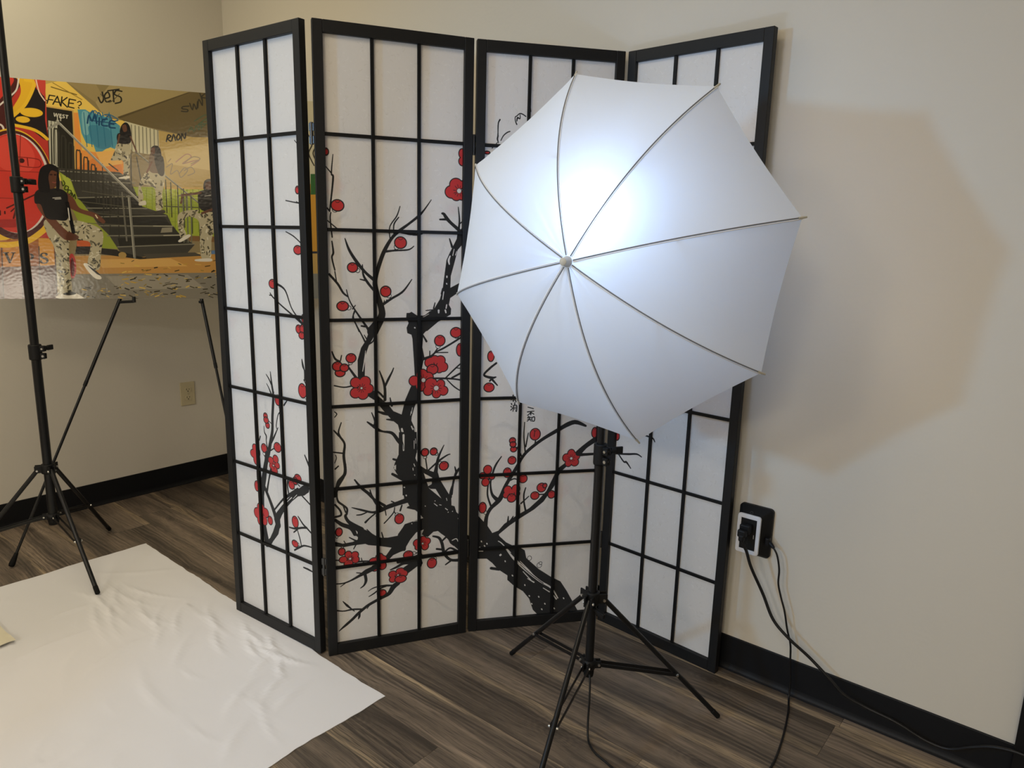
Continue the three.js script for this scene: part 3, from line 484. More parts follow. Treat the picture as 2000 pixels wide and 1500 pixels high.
mesh('bulb', new THREE.SphereGeometry(0.095, 32, 24).translate(KEY_AT.x, KEY_AT.y, KEY_AT.z), std({ color: 0xffffff, emissive: COOL, emissiveIntensity: 4, roughness: 0.5 }), keyLamp);

const stool = thing('stool', 'black round posing stool with chrome legs behind the camera on the cloth', 'stool');
{
  const c = V(1.21, 0, 2.33);
  mesh('seat', [lathe([[0, 0.70], [0.165, 0.70], [0.182, 0.712], [0.185, 0.735], [0.172, 0.752], [0, 0.756]], c, UP, 40)], plasticBlack, stool);
  for (let i = 0; i < 4; i++) { const a = 0.6 + i * Math.PI / 2, d = V(Math.cos(a), 0, Math.sin(a)); mesh('leg', [rod(c.clone().addScaledVector(d, 0.21).setY(0.004), c.clone().addScaledVector(d, 0.12).setY(0.71), 0.0115)], steel, stool); }
  mesh('foot_ring', [new THREE.TorusGeometry(0.182, 0.008, 10, 40).rotateX(Math.PI / 2).translate(c.x, 0.23, c.z)], steel, stool);
}

// ------------------------------------------------------------------ the poster on its easel
const PO = V(0.48527, 0.974, 0.76397), PE = V(0.5373, 0, -0.84339), PN = V(0.828761, 0.185455, 0.527979), PU = V(-0.156411, 0.982653, -0.099645);
const onPoster = (u, v, n = 0) => PO.clone().addScaledVector(PE, u).addScaledVector(PU, v).addScaledVector(PN, n);
const posterBasis = new THREE.Matrix4().makeBasis(PE, PU, PN);
{
  const W = 1.235, HT = 0.8145, cv = document.createElement('canvas'); cv.width = 1235; cv.height = 815;
  const c = cv.getContext('2d'); c.fillStyle = '#8a7a58'; c.fillRect(0, 0, 1235, 815); c.lineJoin = c.lineCap = 'round';
  const path = (q) => { c.beginPath(); c.moveTo(q[0], q[1]); for (let i = 2; i < q.length; i += 2) c.lineTo(q[i], q[i + 1]); };
  const soft = (q, closed) => {                                  // Catmull-Rom through the points
    const n = q.length / 2, at = (i) => { const j = closed ? (i + n) % n : Math.max(0, Math.min(n - 1, i)); return [q[2 * j], q[2 * j + 1]]; };
    c.beginPath(); c.moveTo(...at(0));
    for (let i = 0; i < (closed ? n : n - 1); i++) { const [a, b, d, e] = [at(i - 1), at(i), at(i + 1), at(i + 2)]; c.bezierCurveTo(b[0] + (d[0] - a[0]) / 6, b[1] + (d[1] - a[1]) / 6, d[0] - (e[0] - b[0]) / 6, d[1] - (e[1] - b[1]) / 6, d[0], d[1]); }
  };
  const g = (col, ...q) => { path(q); c.closePath(); c.fillStyle = col; c.fill(); };
  const h = (col, ...q) => { soft(q, true); c.fillStyle = col; c.fill(); };
  const l = (col, w, ...q) => { path(q); c.lineWidth = w; c.strokeStyle = col; c.stroke(); };
  const k = (col, w, ...q) => { soft(q, false); c.lineWidth = w; c.strokeStyle = col; c.stroke(); };
  const e = (col, x, y, rx, ry) => { c.beginPath(); c.ellipse(x, y, rx, ry, 0, 0, 7); c.fillStyle = col; c.fill(); };
  const t = (col, s, x, y, size, rot, font) => { c.save(); c.translate(x, y); c.rotate(rot); c.font = 'bold ' + size + 'px ' + font; c.fillStyle = col; c.fillText(s, 0, 0); c.restore(); };
  const clip = (...q) => { c.save(); soft(q, true); c.clip(); }, unclip = () => c.restore();
    g('#e3c05c',234,-13,302,-6,412,100,498,132,495,361,218,374); g('#b9a25e',234,-10,299,-7,257,7,233,16); l('#6d5a2a',3.4,256,23,339,45); l('#8d7433',2.8,262,7,356,62);
    g('#857650',299,-7,846,-4,839,168,738,178,498,131,445,126,412,101); g('#a08f63',475,121,733,0,605,-7,451,0,401,68,423,112); g('#6a5c3c',731,2,846,-1,839,175,738,178,498,134,475,120);
    g('#55492f',726,4,736,3,481,124,475,118); g('#94835a',302,-5,404,-4,426,41,401,68); g('#e39445',314,114,342,112,348,252,492,270,489,348,316,344);
    g('#d9823a',316,331,393,275,474,284,492,355,316,347); g('#e8b25e',394,256,470,245,485,296,415,313);
    g('#4f93a6',340,100,366,98,377,106,446,123,482,152,477,212,471,246,441,234,417,253,395,256,388,230,363,224,349,188); h('#79aeb4',354,111,377,115,374,186,356,187);
    h('#3f7f98',375,160,444,169,447,233,395,236); l('#2f6f8c',2.8,360,110,366,238); l('#2f6f8c',2.8,377,109,383,237); l('#2f6f8c',2.8,400,107,406,236); l('#2f6f8c',2.8,423,105,429,234);
    l('#2f6f8c',2.8,446,104,453,233); k('#2c5f86',5.1,376,128,391,101,399,133,411,106,422,135); k('#2c5f86',4.6,428,137,446,113,457,135,475,131); k('#234a70',3.4,381,138,468,144);
    k('#1d4468',5.7,371,149,377,120,387,140,397,116,402,147); k('#1d4468',5.7,412,126,410,153); k('#1d4468',5.7,438,129,423,133,420,153,438,155); k('#1d4468',5.7,464,136,449,135,445,158,464,161);
    k('#1d4468',5.7,447,146,460,147); k('#2c5f86',3.4,388,108,398,100,407,109); k('#2c5f86',3.4,423,117,446,111,475,126); g('#2a2822',237,99,323,108,322,331,235,326);
    g('#b9b8a6',241,148,270,152,270,321,239,317); l('#55524a',2.3,251,150,248,315); l('#6a675c',2.3,262,151,260,318); t('#d9d4c2','WEST',258,132,19.4,0.12,'sans-serif');
    t('#d9d4c2','LT',268,146,17.1,0.1,'sans-serif'); l('#caa45a',5.1,235,96,324,105,324,331); g('#c9c3a4',498,132,631,164,630,262,523,248,497,217); l('#6e6a58',2.8,521,145,519,255);
    l('#6e6a58',2.8,534,147,532,254); l('#6e6a58',2.8,547,149,545,253); l('#6e6a58',2.8,560,151,558,253); l('#6e6a58',2.8,573,153,572,252); l('#6e6a58',2.8,586,155,585,251);
    l('#6e6a58',2.8,600,157,598,250); l('#6e6a58',2.8,613,159,612,249); l('#6e6a58',2.8,626,161,625,249); g('#b79c5c',616,160,738,178,839,172,831,379,626,385,615,262);
    g('#cbb277',632,235,800,198,805,306,642,288); k('#a87f6e',4.0,673,279,711,247,729,256,697,284,735,272,757,268,728,290);
    k('#8f7f66',3.4,638,301,660,287,652,327,677,312,689,338,714,310,702,301,683,325); k('#8f7f66',3.4,702,311,727,296,739,316,714,330); k('#a08a6a',3.4,645,281,655,268);
    k('#8f7f66',3.4,700,284,735,256,761,262,728,283); g('#9aa83a',511,383,831,372,823,573,667,573,514,478); g('#b4bd4d',626,385,831,377,830,413,630,421); l('#6f7d2b',1.7,523,389,516,557);
    l('#6f7d2b',1.7,543,388,537,556); l('#6f7d2b',1.7,564,387,557,556); l('#6f7d2b',1.7,584,386,578,555); l('#6f7d2b',1.7,605,386,598,555); l('#6f7d2b',1.7,626,385,619,554);
    l('#6f7d2b',1.7,646,384,640,554); l('#6f7d2b',1.7,667,383,660,553); l('#6f7d2b',1.7,688,382,681,553); l('#6f7d2b',1.7,709,381,702,552); l('#6f7d2b',1.7,730,380,724,552);
    l('#6f7d2b',1.7,752,379,745,551); l('#6f7d2b',1.7,773,378,766,550); l('#6f7d2b',1.7,794,377,788,550); l('#6f7d2b',1.7,816,376,809,549); l('#7d8a33',1.7,630,414,830,409);
    l('#7d8a33',1.7,629,448,828,443); l('#7d8a33',1.7,628,481,827,477); l('#7d8a33',1.7,627,514,826,511); g('#c9a55c',626,378,831,372,831,380,625,387); g('#7a5a38',667,566,824,568,823,590,673,586);
    k('#25231d',5.1,426,28,429,55,420,68,412,49); k('#25231d',5.1,432,52,450,44,445,26,433,41,438,63,453,58); k('#25231d',5.1,463,18,464,61); k('#25231d',5.1,493,19,474,18,468,33,488,42,488,59,469,67);
    l('#25231d',4.6,445,21,484,12); k('#4a4432',2.3,420,35,448,65,485,29); l('#1f1d1a',4.0,240,85,249,54,267,56); l('#1f1d1a',4.0,245,70,259,71); l('#1f1d1a',4.0,259,87,275,56,283,89);
    l('#1f1d1a',4.0,264,77,282,78); l('#1f1d1a',4.0,290,57,285,92); l('#1f1d1a',4.0,307,58,288,75,306,94); l('#1f1d1a',4.0,335,66,314,63,309,92,328,96); l('#1f1d1a',4.0,311,78,327,79);
    k('#1f1d1a',3.4,341,73,350,69,353,79,345,86); l('#1f1d1a',3.4,343,92,345,95); l('#1f1d1a',3.4,237,73,240,76); k('#3a362b',4.6,729,57,707,61,704,69,723,71,721,79,701,79);
    k('#3a362b',4.6,732,46,741,70,747,47,756,67,761,37); k('#3a362b',4.6,761,61,766,28,778,50,778,15); k('#3a362b',4.6,771,4,779,33); k('#3a362b',4.6,796,-2,776,17,797,20);
    k('#4b5f46',3.4,723,156,734,139,743,156); k('#4b5f46',3.4,727,149,739,148); k('#4b5f46',3.4,747,151,753,131,762,148,765,125); k('#4b5f46',3.4,771,143,772,119,784,126,772,136);
    k('#4b5f46',3.4,747,114,785,88,794,97,759,128,794,119); k('#4b5f46',3.4,788,111,804,97,807,125); k('#1d1b17',5.1,642,201,649,176,659,180,648,191,657,199); k('#1d1b17',5.1,661,197,669,172,675,194);
    k('#1d1b17',5.1,679,182,687,169,692,182,683,193,679,182); k('#1d1b17',5.1,696,193,699,167,708,185,713,163); g('#b98a48',286,653,827,637,824,723,283,727);
    g('#d0a45c',377,665,639,657,700,687,399,697); g('#7d776a',243,723,824,711,820,822,239,820); g('#938c7d',409,729,698,720,759,774,454,781);
    g('#8f9c36',268,334,309,357,326,433,362,471,388,534,428,566,457,624,402,622,331,536,284,422); g('#a9b54a',276,346,306,364,318,427,296,409);
    g('#3d3b34',269,324,472,329,507,354,544,457,634,487,650,530,680,566,728,602,702,633,518,656,460,631,427,572,394,534,351,465,324,427,306,364,268,337); g('#24231f',323,433,540,418,547,464,384,483);
    g('#2a2925',384,489,621,491,644,527,400,534); g('#33322c',428,543,656,533,674,563,427,572); g('#26251f',456,582,679,569,697,596,461,614); l('#7f7c6c',4.0,268,334,498,340);
    l('#7f7c6c',4.0,306,369,524,369); l('#7f7c6c',4.0,326,433,540,418); l('#7f7c6c',4.0,353,471,562,465); l('#7f7c6c',4.0,384,503,630,491); l('#7f7c6c',4.0,397,536,653,531);
    l('#7f7c6c',4.0,421,574,680,565); l('#7f7c6c',4.0,455,616,728,599); l('#b3ae97',2.8,583,532,650,531); l('#b3ae97',3.4,618,568,677,565); g('#8a8471',613,538,650,535,649,554,607,558);
    g('#1b1a17',454,631,542,655,702,633,720,646,530,662,401,645); k('#2c3217',3.4,276,375,279,390,286,381,282,371); k('#2c3217',3.4,288,389,284,402,294,404,297,393,288,389);
    k('#2c3217',3.4,297,404,293,417,302,420,306,408,297,404); k('#2c3217',3.4,305,428,309,415,312,431,317,420,319,437); g('#231f1a',331,536,402,622,454,627,454,644,309,646);
    g('#c05a2a',317,595,363,590,362,616,316,617); l('#38362e',4.0,250,164,246,309); k('#38362e',4.0,254,309,258,189,264,179,270,191,266,317); l('#38362e',4.0,274,189,269,332);
    k('#38362e',4.0,278,332,282,214,288,204,294,217,290,340); l('#38362e',4.0,297,214,293,355); k('#38362e',4.0,302,355,305,239,312,229,318,242,314,363); l('#38362e',4.0,321,240,317,378);
    k('#38362e',4.0,326,378,329,265,336,255,342,267,338,386); l('#38362e',4.0,345,265,341,402); k('#38362e',4.0,350,401,353,290,360,280,366,293,362,410); l('#38362e',4.0,369,291,366,425);
    k('#38362e',4.0,374,425,377,316,384,306,390,319,386,433); l('#38362e',4.0,394,317,390,449); k('#38362e',4.0,399,448,402,342,409,332,414,345,411,457); l('#38362e',4.0,418,343,414,473);
    k('#38362e',4.0,423,472,426,368,433,358,439,371,436,481); l('#38362e',4.0,443,369,439,496); k('#38362e',4.0,448,496,451,394,458,384,464,397,460,505); l('#2f2d27',2.8,465,375,461,591);
    l('#2f2d27',2.8,490,400,487,597); l('#2f2d27',2.8,437,325,432,559); l('#2f2d27',2.8,415,300,410,534); l('#5b5848',2.3,342,407,504,426); l('#5b5848',2.3,340,447,502,462);
    l('#5b5848',2.3,338,487,501,497); l('#5b5848',2.3,337,527,500,533); l('#8f8d82',8.5,270,149,539,441); l('#c9c6b6',2.3,271,146,540,438); l('#8f8d82',8.5,237,180,276,156);
    l('#77756a',9.1,501,420,512,656); l('#a9a697',2.8,499,426,509,653); l('#6a675c',5.7,478,407,487,591); l('#6c6a5e',5.7,532,248,750,436); l('#a9a697',1.7,533,246,751,434);
    l('#3b3a33',4.6,514,255,512,373); l('#3b3a33',4.0,534,267,548,372); l('#3d4020',4.0,633,351,633,479); l('#3d4020',4.0,651,360,650,495); l('#3d4020',4.0,675,372,674,515);
    l('#3d4020',4.0,696,383,695,534); l('#3d4020',4.0,723,397,722,557); l('#3d4020',4.0,751,411,749,581); l('#4b4e2a',4.0,626,454,828,454); l('#3b3a33',4.6,438,299,467,323);
    k('#6a6b58',4.0,677,486,676,419,685,409,693,418,690,593); k('#6a6b58',4.0,692,485,692,418,700,408,708,418,705,592); k('#6a6b58',4.0,704,485,704,418,712,408,721,417,718,592);
    e('#a88a4e',470,647,14,12); l('#c9b07a',4.0,640,644,796,631); g('#4a453b',543,642,727,632,757,645,554,659); g('#5a78a0',780,625,822,620,821,637,780,638); l('#1f1c13',3.6,623,773,641,778);
    l('#2b2718',4.3,577,788,594,785); l('#2b2718',2.1,456,799,473,795); l('#8a7434',4.2,803,792,812,798); l('#d2b054',2.6,628,691,636,696); l('#d2b054',3.1,488,711,500,709);
    l('#d2b054',1.8,589,726,600,730); l('#d2b054',2.7,409,804,417,808); l('#1f1c13',3.9,494,742,511,737); l('#1f1c13',2.1,666,677,676,681); l('#8a7434',3.2,654,811,662,805);
    l('#1f1c13',1.8,726,730,738,725); l('#3a3320',3.5,559,788,566,790); l('#8a7434',4.1,395,789,404,788); l('#d2b054',2.5,802,729,815,732); l('#8a7434',4.4,548,797,554,801);
    l('#b8963c',3.2,627,738,637,732); l('#b8963c',3.7,588,738,594,742); l('#b8963c',4.1,643,776,654,778); l('#b8963c',3.6,449,808,464,814); l('#b8963c',2.5,545,784,560,788);
    l('#3a3320',4.2,488,802,498,807); l('#8a7434',4.5,654,808,674,808); l('#8a7434',3.2,463,678,474,679); l('#8a7434',3.6,748,703,756,704); l('#b8963c',1.7,506,755,520,751);
    l('#8a7434',2.6,379,787,390,781); l('#b8963c',4.0,466,741,486,738); l('#3a3320',2.2,524,784,538,782); l('#2b2718',2.7,508,735,516,731); l('#8a7434',2.8,596,755,603,756);
    l('#b8963c',3.8,801,718,821,719); l('#1f1c13',3.5,787,708,795,702); l('#8a7434',3.3,538,708,556,702); l('#d2b054',3.2,733,770,743,770); l('#3a3320',2.6,742,794,762,788);
    l('#8a7434',2.1,579,733,590,736); l('#d2b054',3.4,658,680,666,679); l('#d2b054',3.1,655,804,670,809); l('#2b2718',2.6,653,770,672,769); l('#d2b054',4.3,328,779,341,781);
    l('#8a7434',3.3,588,738,599,733); l('#2b2718',3.6,349,773,358,768); l('#1f1c13',3.1,338,771,357,777); l('#d2b054',2.1,727,679,748,681); l('#2b2718',3.3,619,725,626,726);
    l('#2b2718',3.8,642,774,651,775); l('#b8963c',4.3,475,753,487,758); l('#2b2718',3.3,653,707,667,703); l('#3a3320',4.2,445,775,458,771); l('#b8963c',2.0,543,722,550,716);
    l('#8a7434',1.8,612,699,625,697); l('#1f1c13',3.1,788,764,797,759); l('#1f1c13',2.7,503,787,512,792); l('#d2b054',4.4,511,686,526,689); l('#2b2718',2.0,501,671,509,667);
    l('#d2b054',2.6,758,734,775,728); l('#3a3320',2.2,778,800,788,799); l('#1f1c13',1.8,340,800,350,805); l('#b8963c',2.5,541,789,549,792); l('#2b2718',3.3,649,771,656,768);
    l('#1f1c13',2.6,640,755,660,757); l('#3a3320',2.2,550,707,567,702); l('#8a7434',3.3,541,765,548,759); l('#2b2718',4.4,782,769,791,773); l('#d2b054',2.2,342,807,350,807);
    l('#3a3320',3.4,434,800,451,796); l('#1f1c13',2.1,584,736,598,734); l('#3a3320',3.3,332,776,347,781); l('#1f1c13',2.4,550,767,567,772); l('#1f1c13',4.4,474,775,487,780);
    l('#d2b054',2.5,655,779,660,773); l('#3a3320',4.1,694,746,700,740); l('#3a3320',2.7,535,703,540,703); l('#3a3320',3.5,725,771,731,771); l('#b8963c',2.6,393,777,405,776);
    l('#1f1c13',4.4,771,731,783,730); l('#d2b054',3.7,578,807,592,802); l('#3a3320',2.5,437,768,447,768); l('#3a3320',4.0,494,775,503,773); l('#b8963c',2.1,642,798,648,798);
    l('#2b2718',3.9,729,735,734,731); l('#d2b054',3.7,457,800,474,803); l('#2b2718',2.0,744,755,762,754); l('#1f1c13',1.8,615,755,633,750); l('#1f1c13',3.3,665,722,686,726);
    l('#2b2718',2.0,795,665,804,662); l('#b8963c',4.5,495,750,511,753); l('#2b2718',3.6,332,801,340,795); l('#1f1c13',3.4,790,796,806,800); l('#b8963c',4.5,595,735,601,731);
    l('#3a3320',3.8,587,722,592,721); l('#1f1c13',4.2,580,695,590,693); l('#b8963c',2.6,654,809,663,804); l('#2b2718',3.3,764,687,781,684); l('#3a3320',2.9,626,758,639,757);
    l('#8a7434',4.2,576,797,586,795); l('#8a7434',3.4,483,727,491,725); l('#d2b054',2.1,635,766,652,760); l('#d2b054',4.1,550,721,568,722); l('#3a3320',3.7,692,748,704,746);
    l('#2b2718',2.8,773,805,788,811); l('#3a3320',2.9,406,795,426,798); l('#1f1c13',1.9,613,719,625,725); l('#d2b054',4.6,691,770,701,765); l('#2b2718',3.4,391,797,406,801);
    l('#d2b054',4.5,467,715,480,710); l('#8a7434',3.1,453,771,460,776); l('#2b2718',3.0,806,743,817,748); l('#d2b054',4.2,391,784,396,784); l('#2b2718',3.1,361,807,369,810);
    l('#8a7434',2.9,656,739,662,737); l('#2b2718',2.3,608,797,623,798); l('#d2b054',4.3,525,771,543,775); l('#3a3320',2.6,503,811,519,816); l('#d2b054',2.9,415,787,421,786);
    l('#d2b054',1.9,461,763,468,759); l('#d2b054',2.4,686,736,696,736); l('#d2b054',2.0,771,802,776,798); l('#2b2718',3.5,759,795,773,793); l('#b8963c',1.8,602,806,610,807);
    l('#2b2718',3.6,753,778,768,777); l('#b8963c',4.1,667,802,687,808); l('#3a3320',3.2,608,765,623,759); l('#d2b054',2.1,508,800,518,801); l('#d2b054',1.8,493,738,506,734);
    l('#b8963c',3.1,686,681,697,678); l('#3a3320',3.4,706,767,720,772); l('#d2b054',1.8,594,797,605,792); l('#8a7434',2.9,725,736,744,730); l('#8a7434',4.4,522,743,534,744);
    l('#1f1c13',3.6,635,795,652,790); l('#b8963c',1.7,456,725,466,724); l('#3a3320',3.6,692,740,711,739); l('#2b2718',3.5,786,709,799,704); l('#d2b054',2.2,534,741,545,737);
    l('#d2b054',2.5,563,802,574,796); l('#1f1c13',2.2,561,743,580,744); g('#b8392f',-39,-19,236,-13,238,310,245,820,-75,820); h('#4a2220',61,-16,147,-6,156,25,121,91,124,147,95,205,30,216);
    h('#e0b02e',142,-8,193,-6,206,27,170,100,127,147,120,128,155,57,152,13); h('#231d1e',193,-6,208,34,233,66,231,145,234,221,183,187,129,172,127,147,170,100,203,31);
    k('#e8b932',11.4,174,5,201,15,170,93,129,140); k('#e8b932',11.4,128,173,183,183,212,197,235,218); e('#e8b932',188,123,37,17); e('#e8b932',159,151,23,12); h('#c4453a',202,-10,236,-10,233,57,214,33);
    k('#e9c9b4',4.6,207,-4,216,45,233,76); h('#c73a30',61,-16,133,-1,124,35,106,61,56,109); k('#d8cfc6',5.7,152,1,142,45,111,79,66,126); k('#d8cfc6',6.8,64,170,90,177,95,199,73,213);
    e('#e8b932',121,404,133,217); e('#4a2220',122,394,128,201); e('#d6ccc6',126,388,114,184); e('#c93b30',122,388,109,182); h('#d64a3d',83,225,149,214,190,274,176,338,100,342,59,295);
    k('#8c231f',4.6,100,596,67,606); k('#7a1f1c',2.8,137,290,203,296,203,324,139,321,137,290); l('#7a1f1c',3.4,167,292,169,321); e('#3a1a18',149,303,9,9); h('#9c2a26',158,371,186,369,185,388,158,390);
    l('#4b1b18',5.1,94,480,200,419); l('#4b1b18',4.6,107,492,132,466); l('#4b1b18',5.7,114,517,124,479,138,472); l('#3a1614',4.6,72,491,72,506); l('#3a1614',4.6,87,493,87,501);
    h('#a32c28',59,525,135,523,129,548,58,550); l('#8c2a24',2.3,67,344,209,343); l('#8c2a24',2.3,63,444,150,444); l('#7a2520',2.3,149,208,140,340); g('#a5652f',-66,616,191,585,241,590,245,820,-75,820);
    g('#c58438',77,622,131,618,131,694,73,704); g('#d1953f',191,588,238,590,240,689,190,696); g('#9a5a2b',134,618,188,613,188,696,133,700); g('#5a3528',-70,705,242,689,245,820,-75,820);
    g('#6d4535',73,707,186,696,186,820,68,820); l('#3f2618',3.4,34,623,32,820); l('#3f2618',3.4,71,622,70,820); l('#3f2618',3.4,134,621,132,820); l('#3f2618',3.4,191,620,189,820);
    l('#3f2618',3.4,243,619,242,820); k('#e8b932',20.5,24,614,99,615,160,598,212,556); t('#1d140f','V',75,683,57.0,0,'serif'); t('#1d140f','P',140,685,54.7,0,'serif');
    t('#1d140f','S',190,683,57.0,0,'serif'); l('#1d140f',5.7,62,644,61,672); e('#b23a36',298,691,13,47); e('#5c1f1f',298,695,7,35);
    h('#b3aa8d',216,520,297,515,304,563,290,614,290,692,291,801,249,804,246,724,242,628,219,571); clip(216,520,297,515,304,563,290,614,290,692,291,801,249,804,246,724,242,628,219,571);
    l('#4c4839',3.9,218,760,217,759); l('#4c4839',4.8,265,743,272,741); l('#d3ccb4',3.9,261,737,266,739); l('#4c4839',3.0,221,608,221,617); l('#d3ccb4',5.7,247,578,248,584);
    l('#7b745c',3.8,294,675,289,674); l('#5d5844',6.5,241,523,234,525); l('#7b745c',6.4,277,601,286,601); l('#2f2c24',4.1,297,662,298,669); l('#5d5844',6.3,286,661,285,666);
    l('#7b745c',5.0,244,708,247,711); l('#5d5844',3.3,244,643,238,650); l('#d3ccb4',3.0,240,727,243,737); l('#2f2c24',3.5,264,629,260,619); l('#5d5844',3.8,222,781,222,791);
    l('#7b745c',5.5,262,648,264,653); l('#5d5844',6.1,240,763,240,764); l('#7b745c',5.1,253,532,248,532); l('#7b745c',2.9,255,619,255,625); l('#2f2c24',5.4,238,689,239,682);
    l('#7b745c',3.0,217,675,226,666); l('#7b745c',3.8,288,646,281,649); l('#2f2c24',3.9,246,536,254,539); l('#7b745c',4.8,270,600,264,597); l('#7b745c',3.3,237,746,244,746);
    l('#4c4839',3.7,227,691,226,681); l('#5d5844',5.6,297,644,298,638); l('#5d5844',4.6,294,746,295,736); l('#d3ccb4',3.1,267,747,263,757); l('#4c4839',4.1,291,603,299,608);
    l('#4c4839',5.1,250,589,256,590); l('#d3ccb4',3.5,224,776,231,785); l('#d3ccb4',3.6,273,662,266,664); l('#d3ccb4',3.3,289,686,293,682); l('#d3ccb4',6.4,257,610,248,604);
    l('#2f2c24',4.2,233,801,228,804); l('#7b745c',6.5,280,785,286,785); l('#4c4839',5.7,278,669,271,662); l('#7b745c',5.2,295,576,301,573); l('#5d5844',6.0,243,600,247,600);
    l('#7b745c',3.0,258,738,250,745); l('#7b745c',3.3,277,755,278,763); l('#5d5844',3.2,216,675,211,683); l('#d3ccb4',6.4,255,783,249,773); l('#4c4839',3.2,235,693,228,701);
    l('#5d5844',4.5,216,586,210,579); l('#4c4839',4.6,228,731,236,737); l('#5d5844',3.9,255,752,255,744); l('#4c4839',6.0,274,527,281,531); l('#d3ccb4',3.1,240,629,247,638);
    l('#2f2c24',6.0,302,547,306,555); l('#7b745c',3.9,288,650,289,646); l('#7b745c',3.2,237,540,242,531); l('#2f2c24',4.4,263,613,260,610); l('#7b745c',3.8,234,760,227,763);
    l('#2f2c24',2.9,287,542,283,533); l('#4c4839',2.9,264,536,255,541); l('#2f2c24',3.3,242,651,247,648); l('#2f2c24',5.9,253,708,262,714); l('#5d5844',6.2,243,547,245,539);
    l('#4c4839',6.0,228,673,233,676); l('#2f2c24',3.6,269,675,269,668); l('#7b745c',6.0,272,708,275,707); l('#d3ccb4',6.2,251,588,250,586); l('#4c4839',6.0,243,590,250,600);
    l('#5d5844',3.4,209,716,203,711); l('#d3ccb4',3.5,286,630,278,630); l('#d3ccb4',6.6,228,608,230,602); l('#2f2c24',5.7,235,714,232,716); l('#2f2c24',3.0,273,704,266,704);
    l('#2f2c24',4.1,293,561,296,568); l('#d3ccb4',5.2,241,718,247,726); l('#2f2c24',3.5,295,680,294,689); l('#d3ccb4',5.6,271,741,275,738); l('#4c4839',4.9,260,563,253,558);
    l('#4c4839',6.7,216,729,209,734); l('#4c4839',4.6,284,706,291,715); l('#d3ccb4',4.4,240,747,248,746); l('#2f2c24',3.3,266,656,268,654); l('#2f2c24',4.4,223,602,223,611);
    l('#4c4839',5.4,256,683,258,690); l('#5d5844',3.6,231,598,227,604); l('#2f2c24',5.0,285,644,285,651); l('#d3ccb4',3.7,278,680,283,688); l('#4c4839',5.0,211,681,219,686);
    l('#5d5844',4.3,302,554,307,553); l('#7b745c',2.9,267,734,266,733); l('#5d5844',4.8,238,631,241,629); l('#7b745c',5.4,234,518,238,523); l('#d3ccb4',5.2,279,573,279,582);
    l('#2f2c24',4.6,268,801,271,795); l('#5d5844',4.5,255,711,253,719); l('#4c4839',4.8,259,727,264,730); l('#d3ccb4',5.7,266,697,260,703); l('#2f2c24',5.9,248,594,254,596);
    l('#d3ccb4',6.3,244,592,245,585); l('#d3ccb4',4.9,285,655,281,647); l('#4c4839',5.5,268,536,259,536); l('#d3ccb4',5.4,293,715,289,711); l('#7b745c',3.9,260,584,252,591);
    l('#5d5844',5.1,258,622,250,618); l('#5d5844',3.9,270,803,272,798); l('#7b745c',6.3,264,565,261,560); l('#4c4839',6.2,294,719,301,717); l('#2f2c24',6.0,288,785,282,788);
    l('#d3ccb4',5.2,219,797,227,789); l('#2f2c24',3.4,295,648,289,652); l('#2f2c24',3.3,239,733,234,736); l('#7b745c',4.8,219,582,212,576); l('#2f2c24',5.6,213,689,213,689);
    l('#d3ccb4',4.2,270,772,277,764); l('#d3ccb4',3.8,277,543,276,548); l('#7b745c',4.7,301,583,302,577); l('#5d5844',3.3,276,611,271,602); l('#d3ccb4',4.1,217,519,215,520);
    l('#2f2c24',6.0,294,630,285,628); l('#5d5844',4.4,288,672,281,671); l('#4c4839',5.0,280,777,281,769); l('#d3ccb4',3.2,290,741,282,744); l('#2f2c24',5.5,274,714,272,716);
    l('#2f2c24',3.8,295,700,297,706); l('#5d5844',5.4,226,640,234,648); l('#5d5844',4.5,258,671,261,675); l('#4c4839',3.9,274,724,283,716); l('#4c4839',3.1,288,762,280,769);
    l('#7b745c',3.0,253,623,254,621); l('#d3ccb4',2.9,222,630,223,622); l('#4c4839',6.3,287,540,279,535); l('#d3ccb4',6.1,279,590,285,586); l('#5d5844',3.7,251,587,258,587);
    l('#d3ccb4',3.3,240,774,243,773); l('#5d5844',5.6,296,723,296,731); l('#2f2c24',3.6,287,599,285,596); l('#4c4839',3.0,251,552,256,555); l('#7b745c',3.9,240,602,245,602);
    l('#7b745c',6.5,215,552,212,549); l('#d3ccb4',4.7,210,798,207,803); l('#4c4839',6.5,239,772,245,765); l('#7b745c',6.0,256,682,259,687); l('#7b745c',4.5,237,788,236,798);
    l('#2f2c24',3.8,261,564,257,557); l('#5d5844',3.0,217,737,209,738); l('#7b745c',3.1,238,547,239,550); l('#2f2c24',5.4,283,745,277,752); l('#d3ccb4',5.7,213,623,209,631);
    l('#2f2c24',4.5,259,765,262,766); l('#4c4839',6.1,291,746,300,741); l('#d3ccb4',4.9,225,731,225,729); l('#5d5844',4.5,286,745,282,755); l('#4c4839',5.0,205,793,210,793);
    l('#5d5844',5.4,301,606,311,601); l('#5d5844',4.5,241,787,244,783); l('#5d5844',3.4,237,662,241,672); l('#d3ccb4',5.8,238,519,239,517); l('#4c4839',6.4,240,786,248,793);
    l('#7b745c',5.4,244,650,251,655); l('#d3ccb4',4.3,241,748,240,738); l('#2f2c24',5.2,228,591,224,602); l('#d3ccb4',5.6,233,664,231,670); l('#d3ccb4',6.6,251,722,249,721);
    l('#2f2c24',3.8,219,576,211,571); l('#d3ccb4',5.4,247,791,242,780); l('#4c4839',5.0,243,791,243,788); l('#4c4839',5.8,289,796,292,802); l('#7b745c',3.6,270,803,276,807);
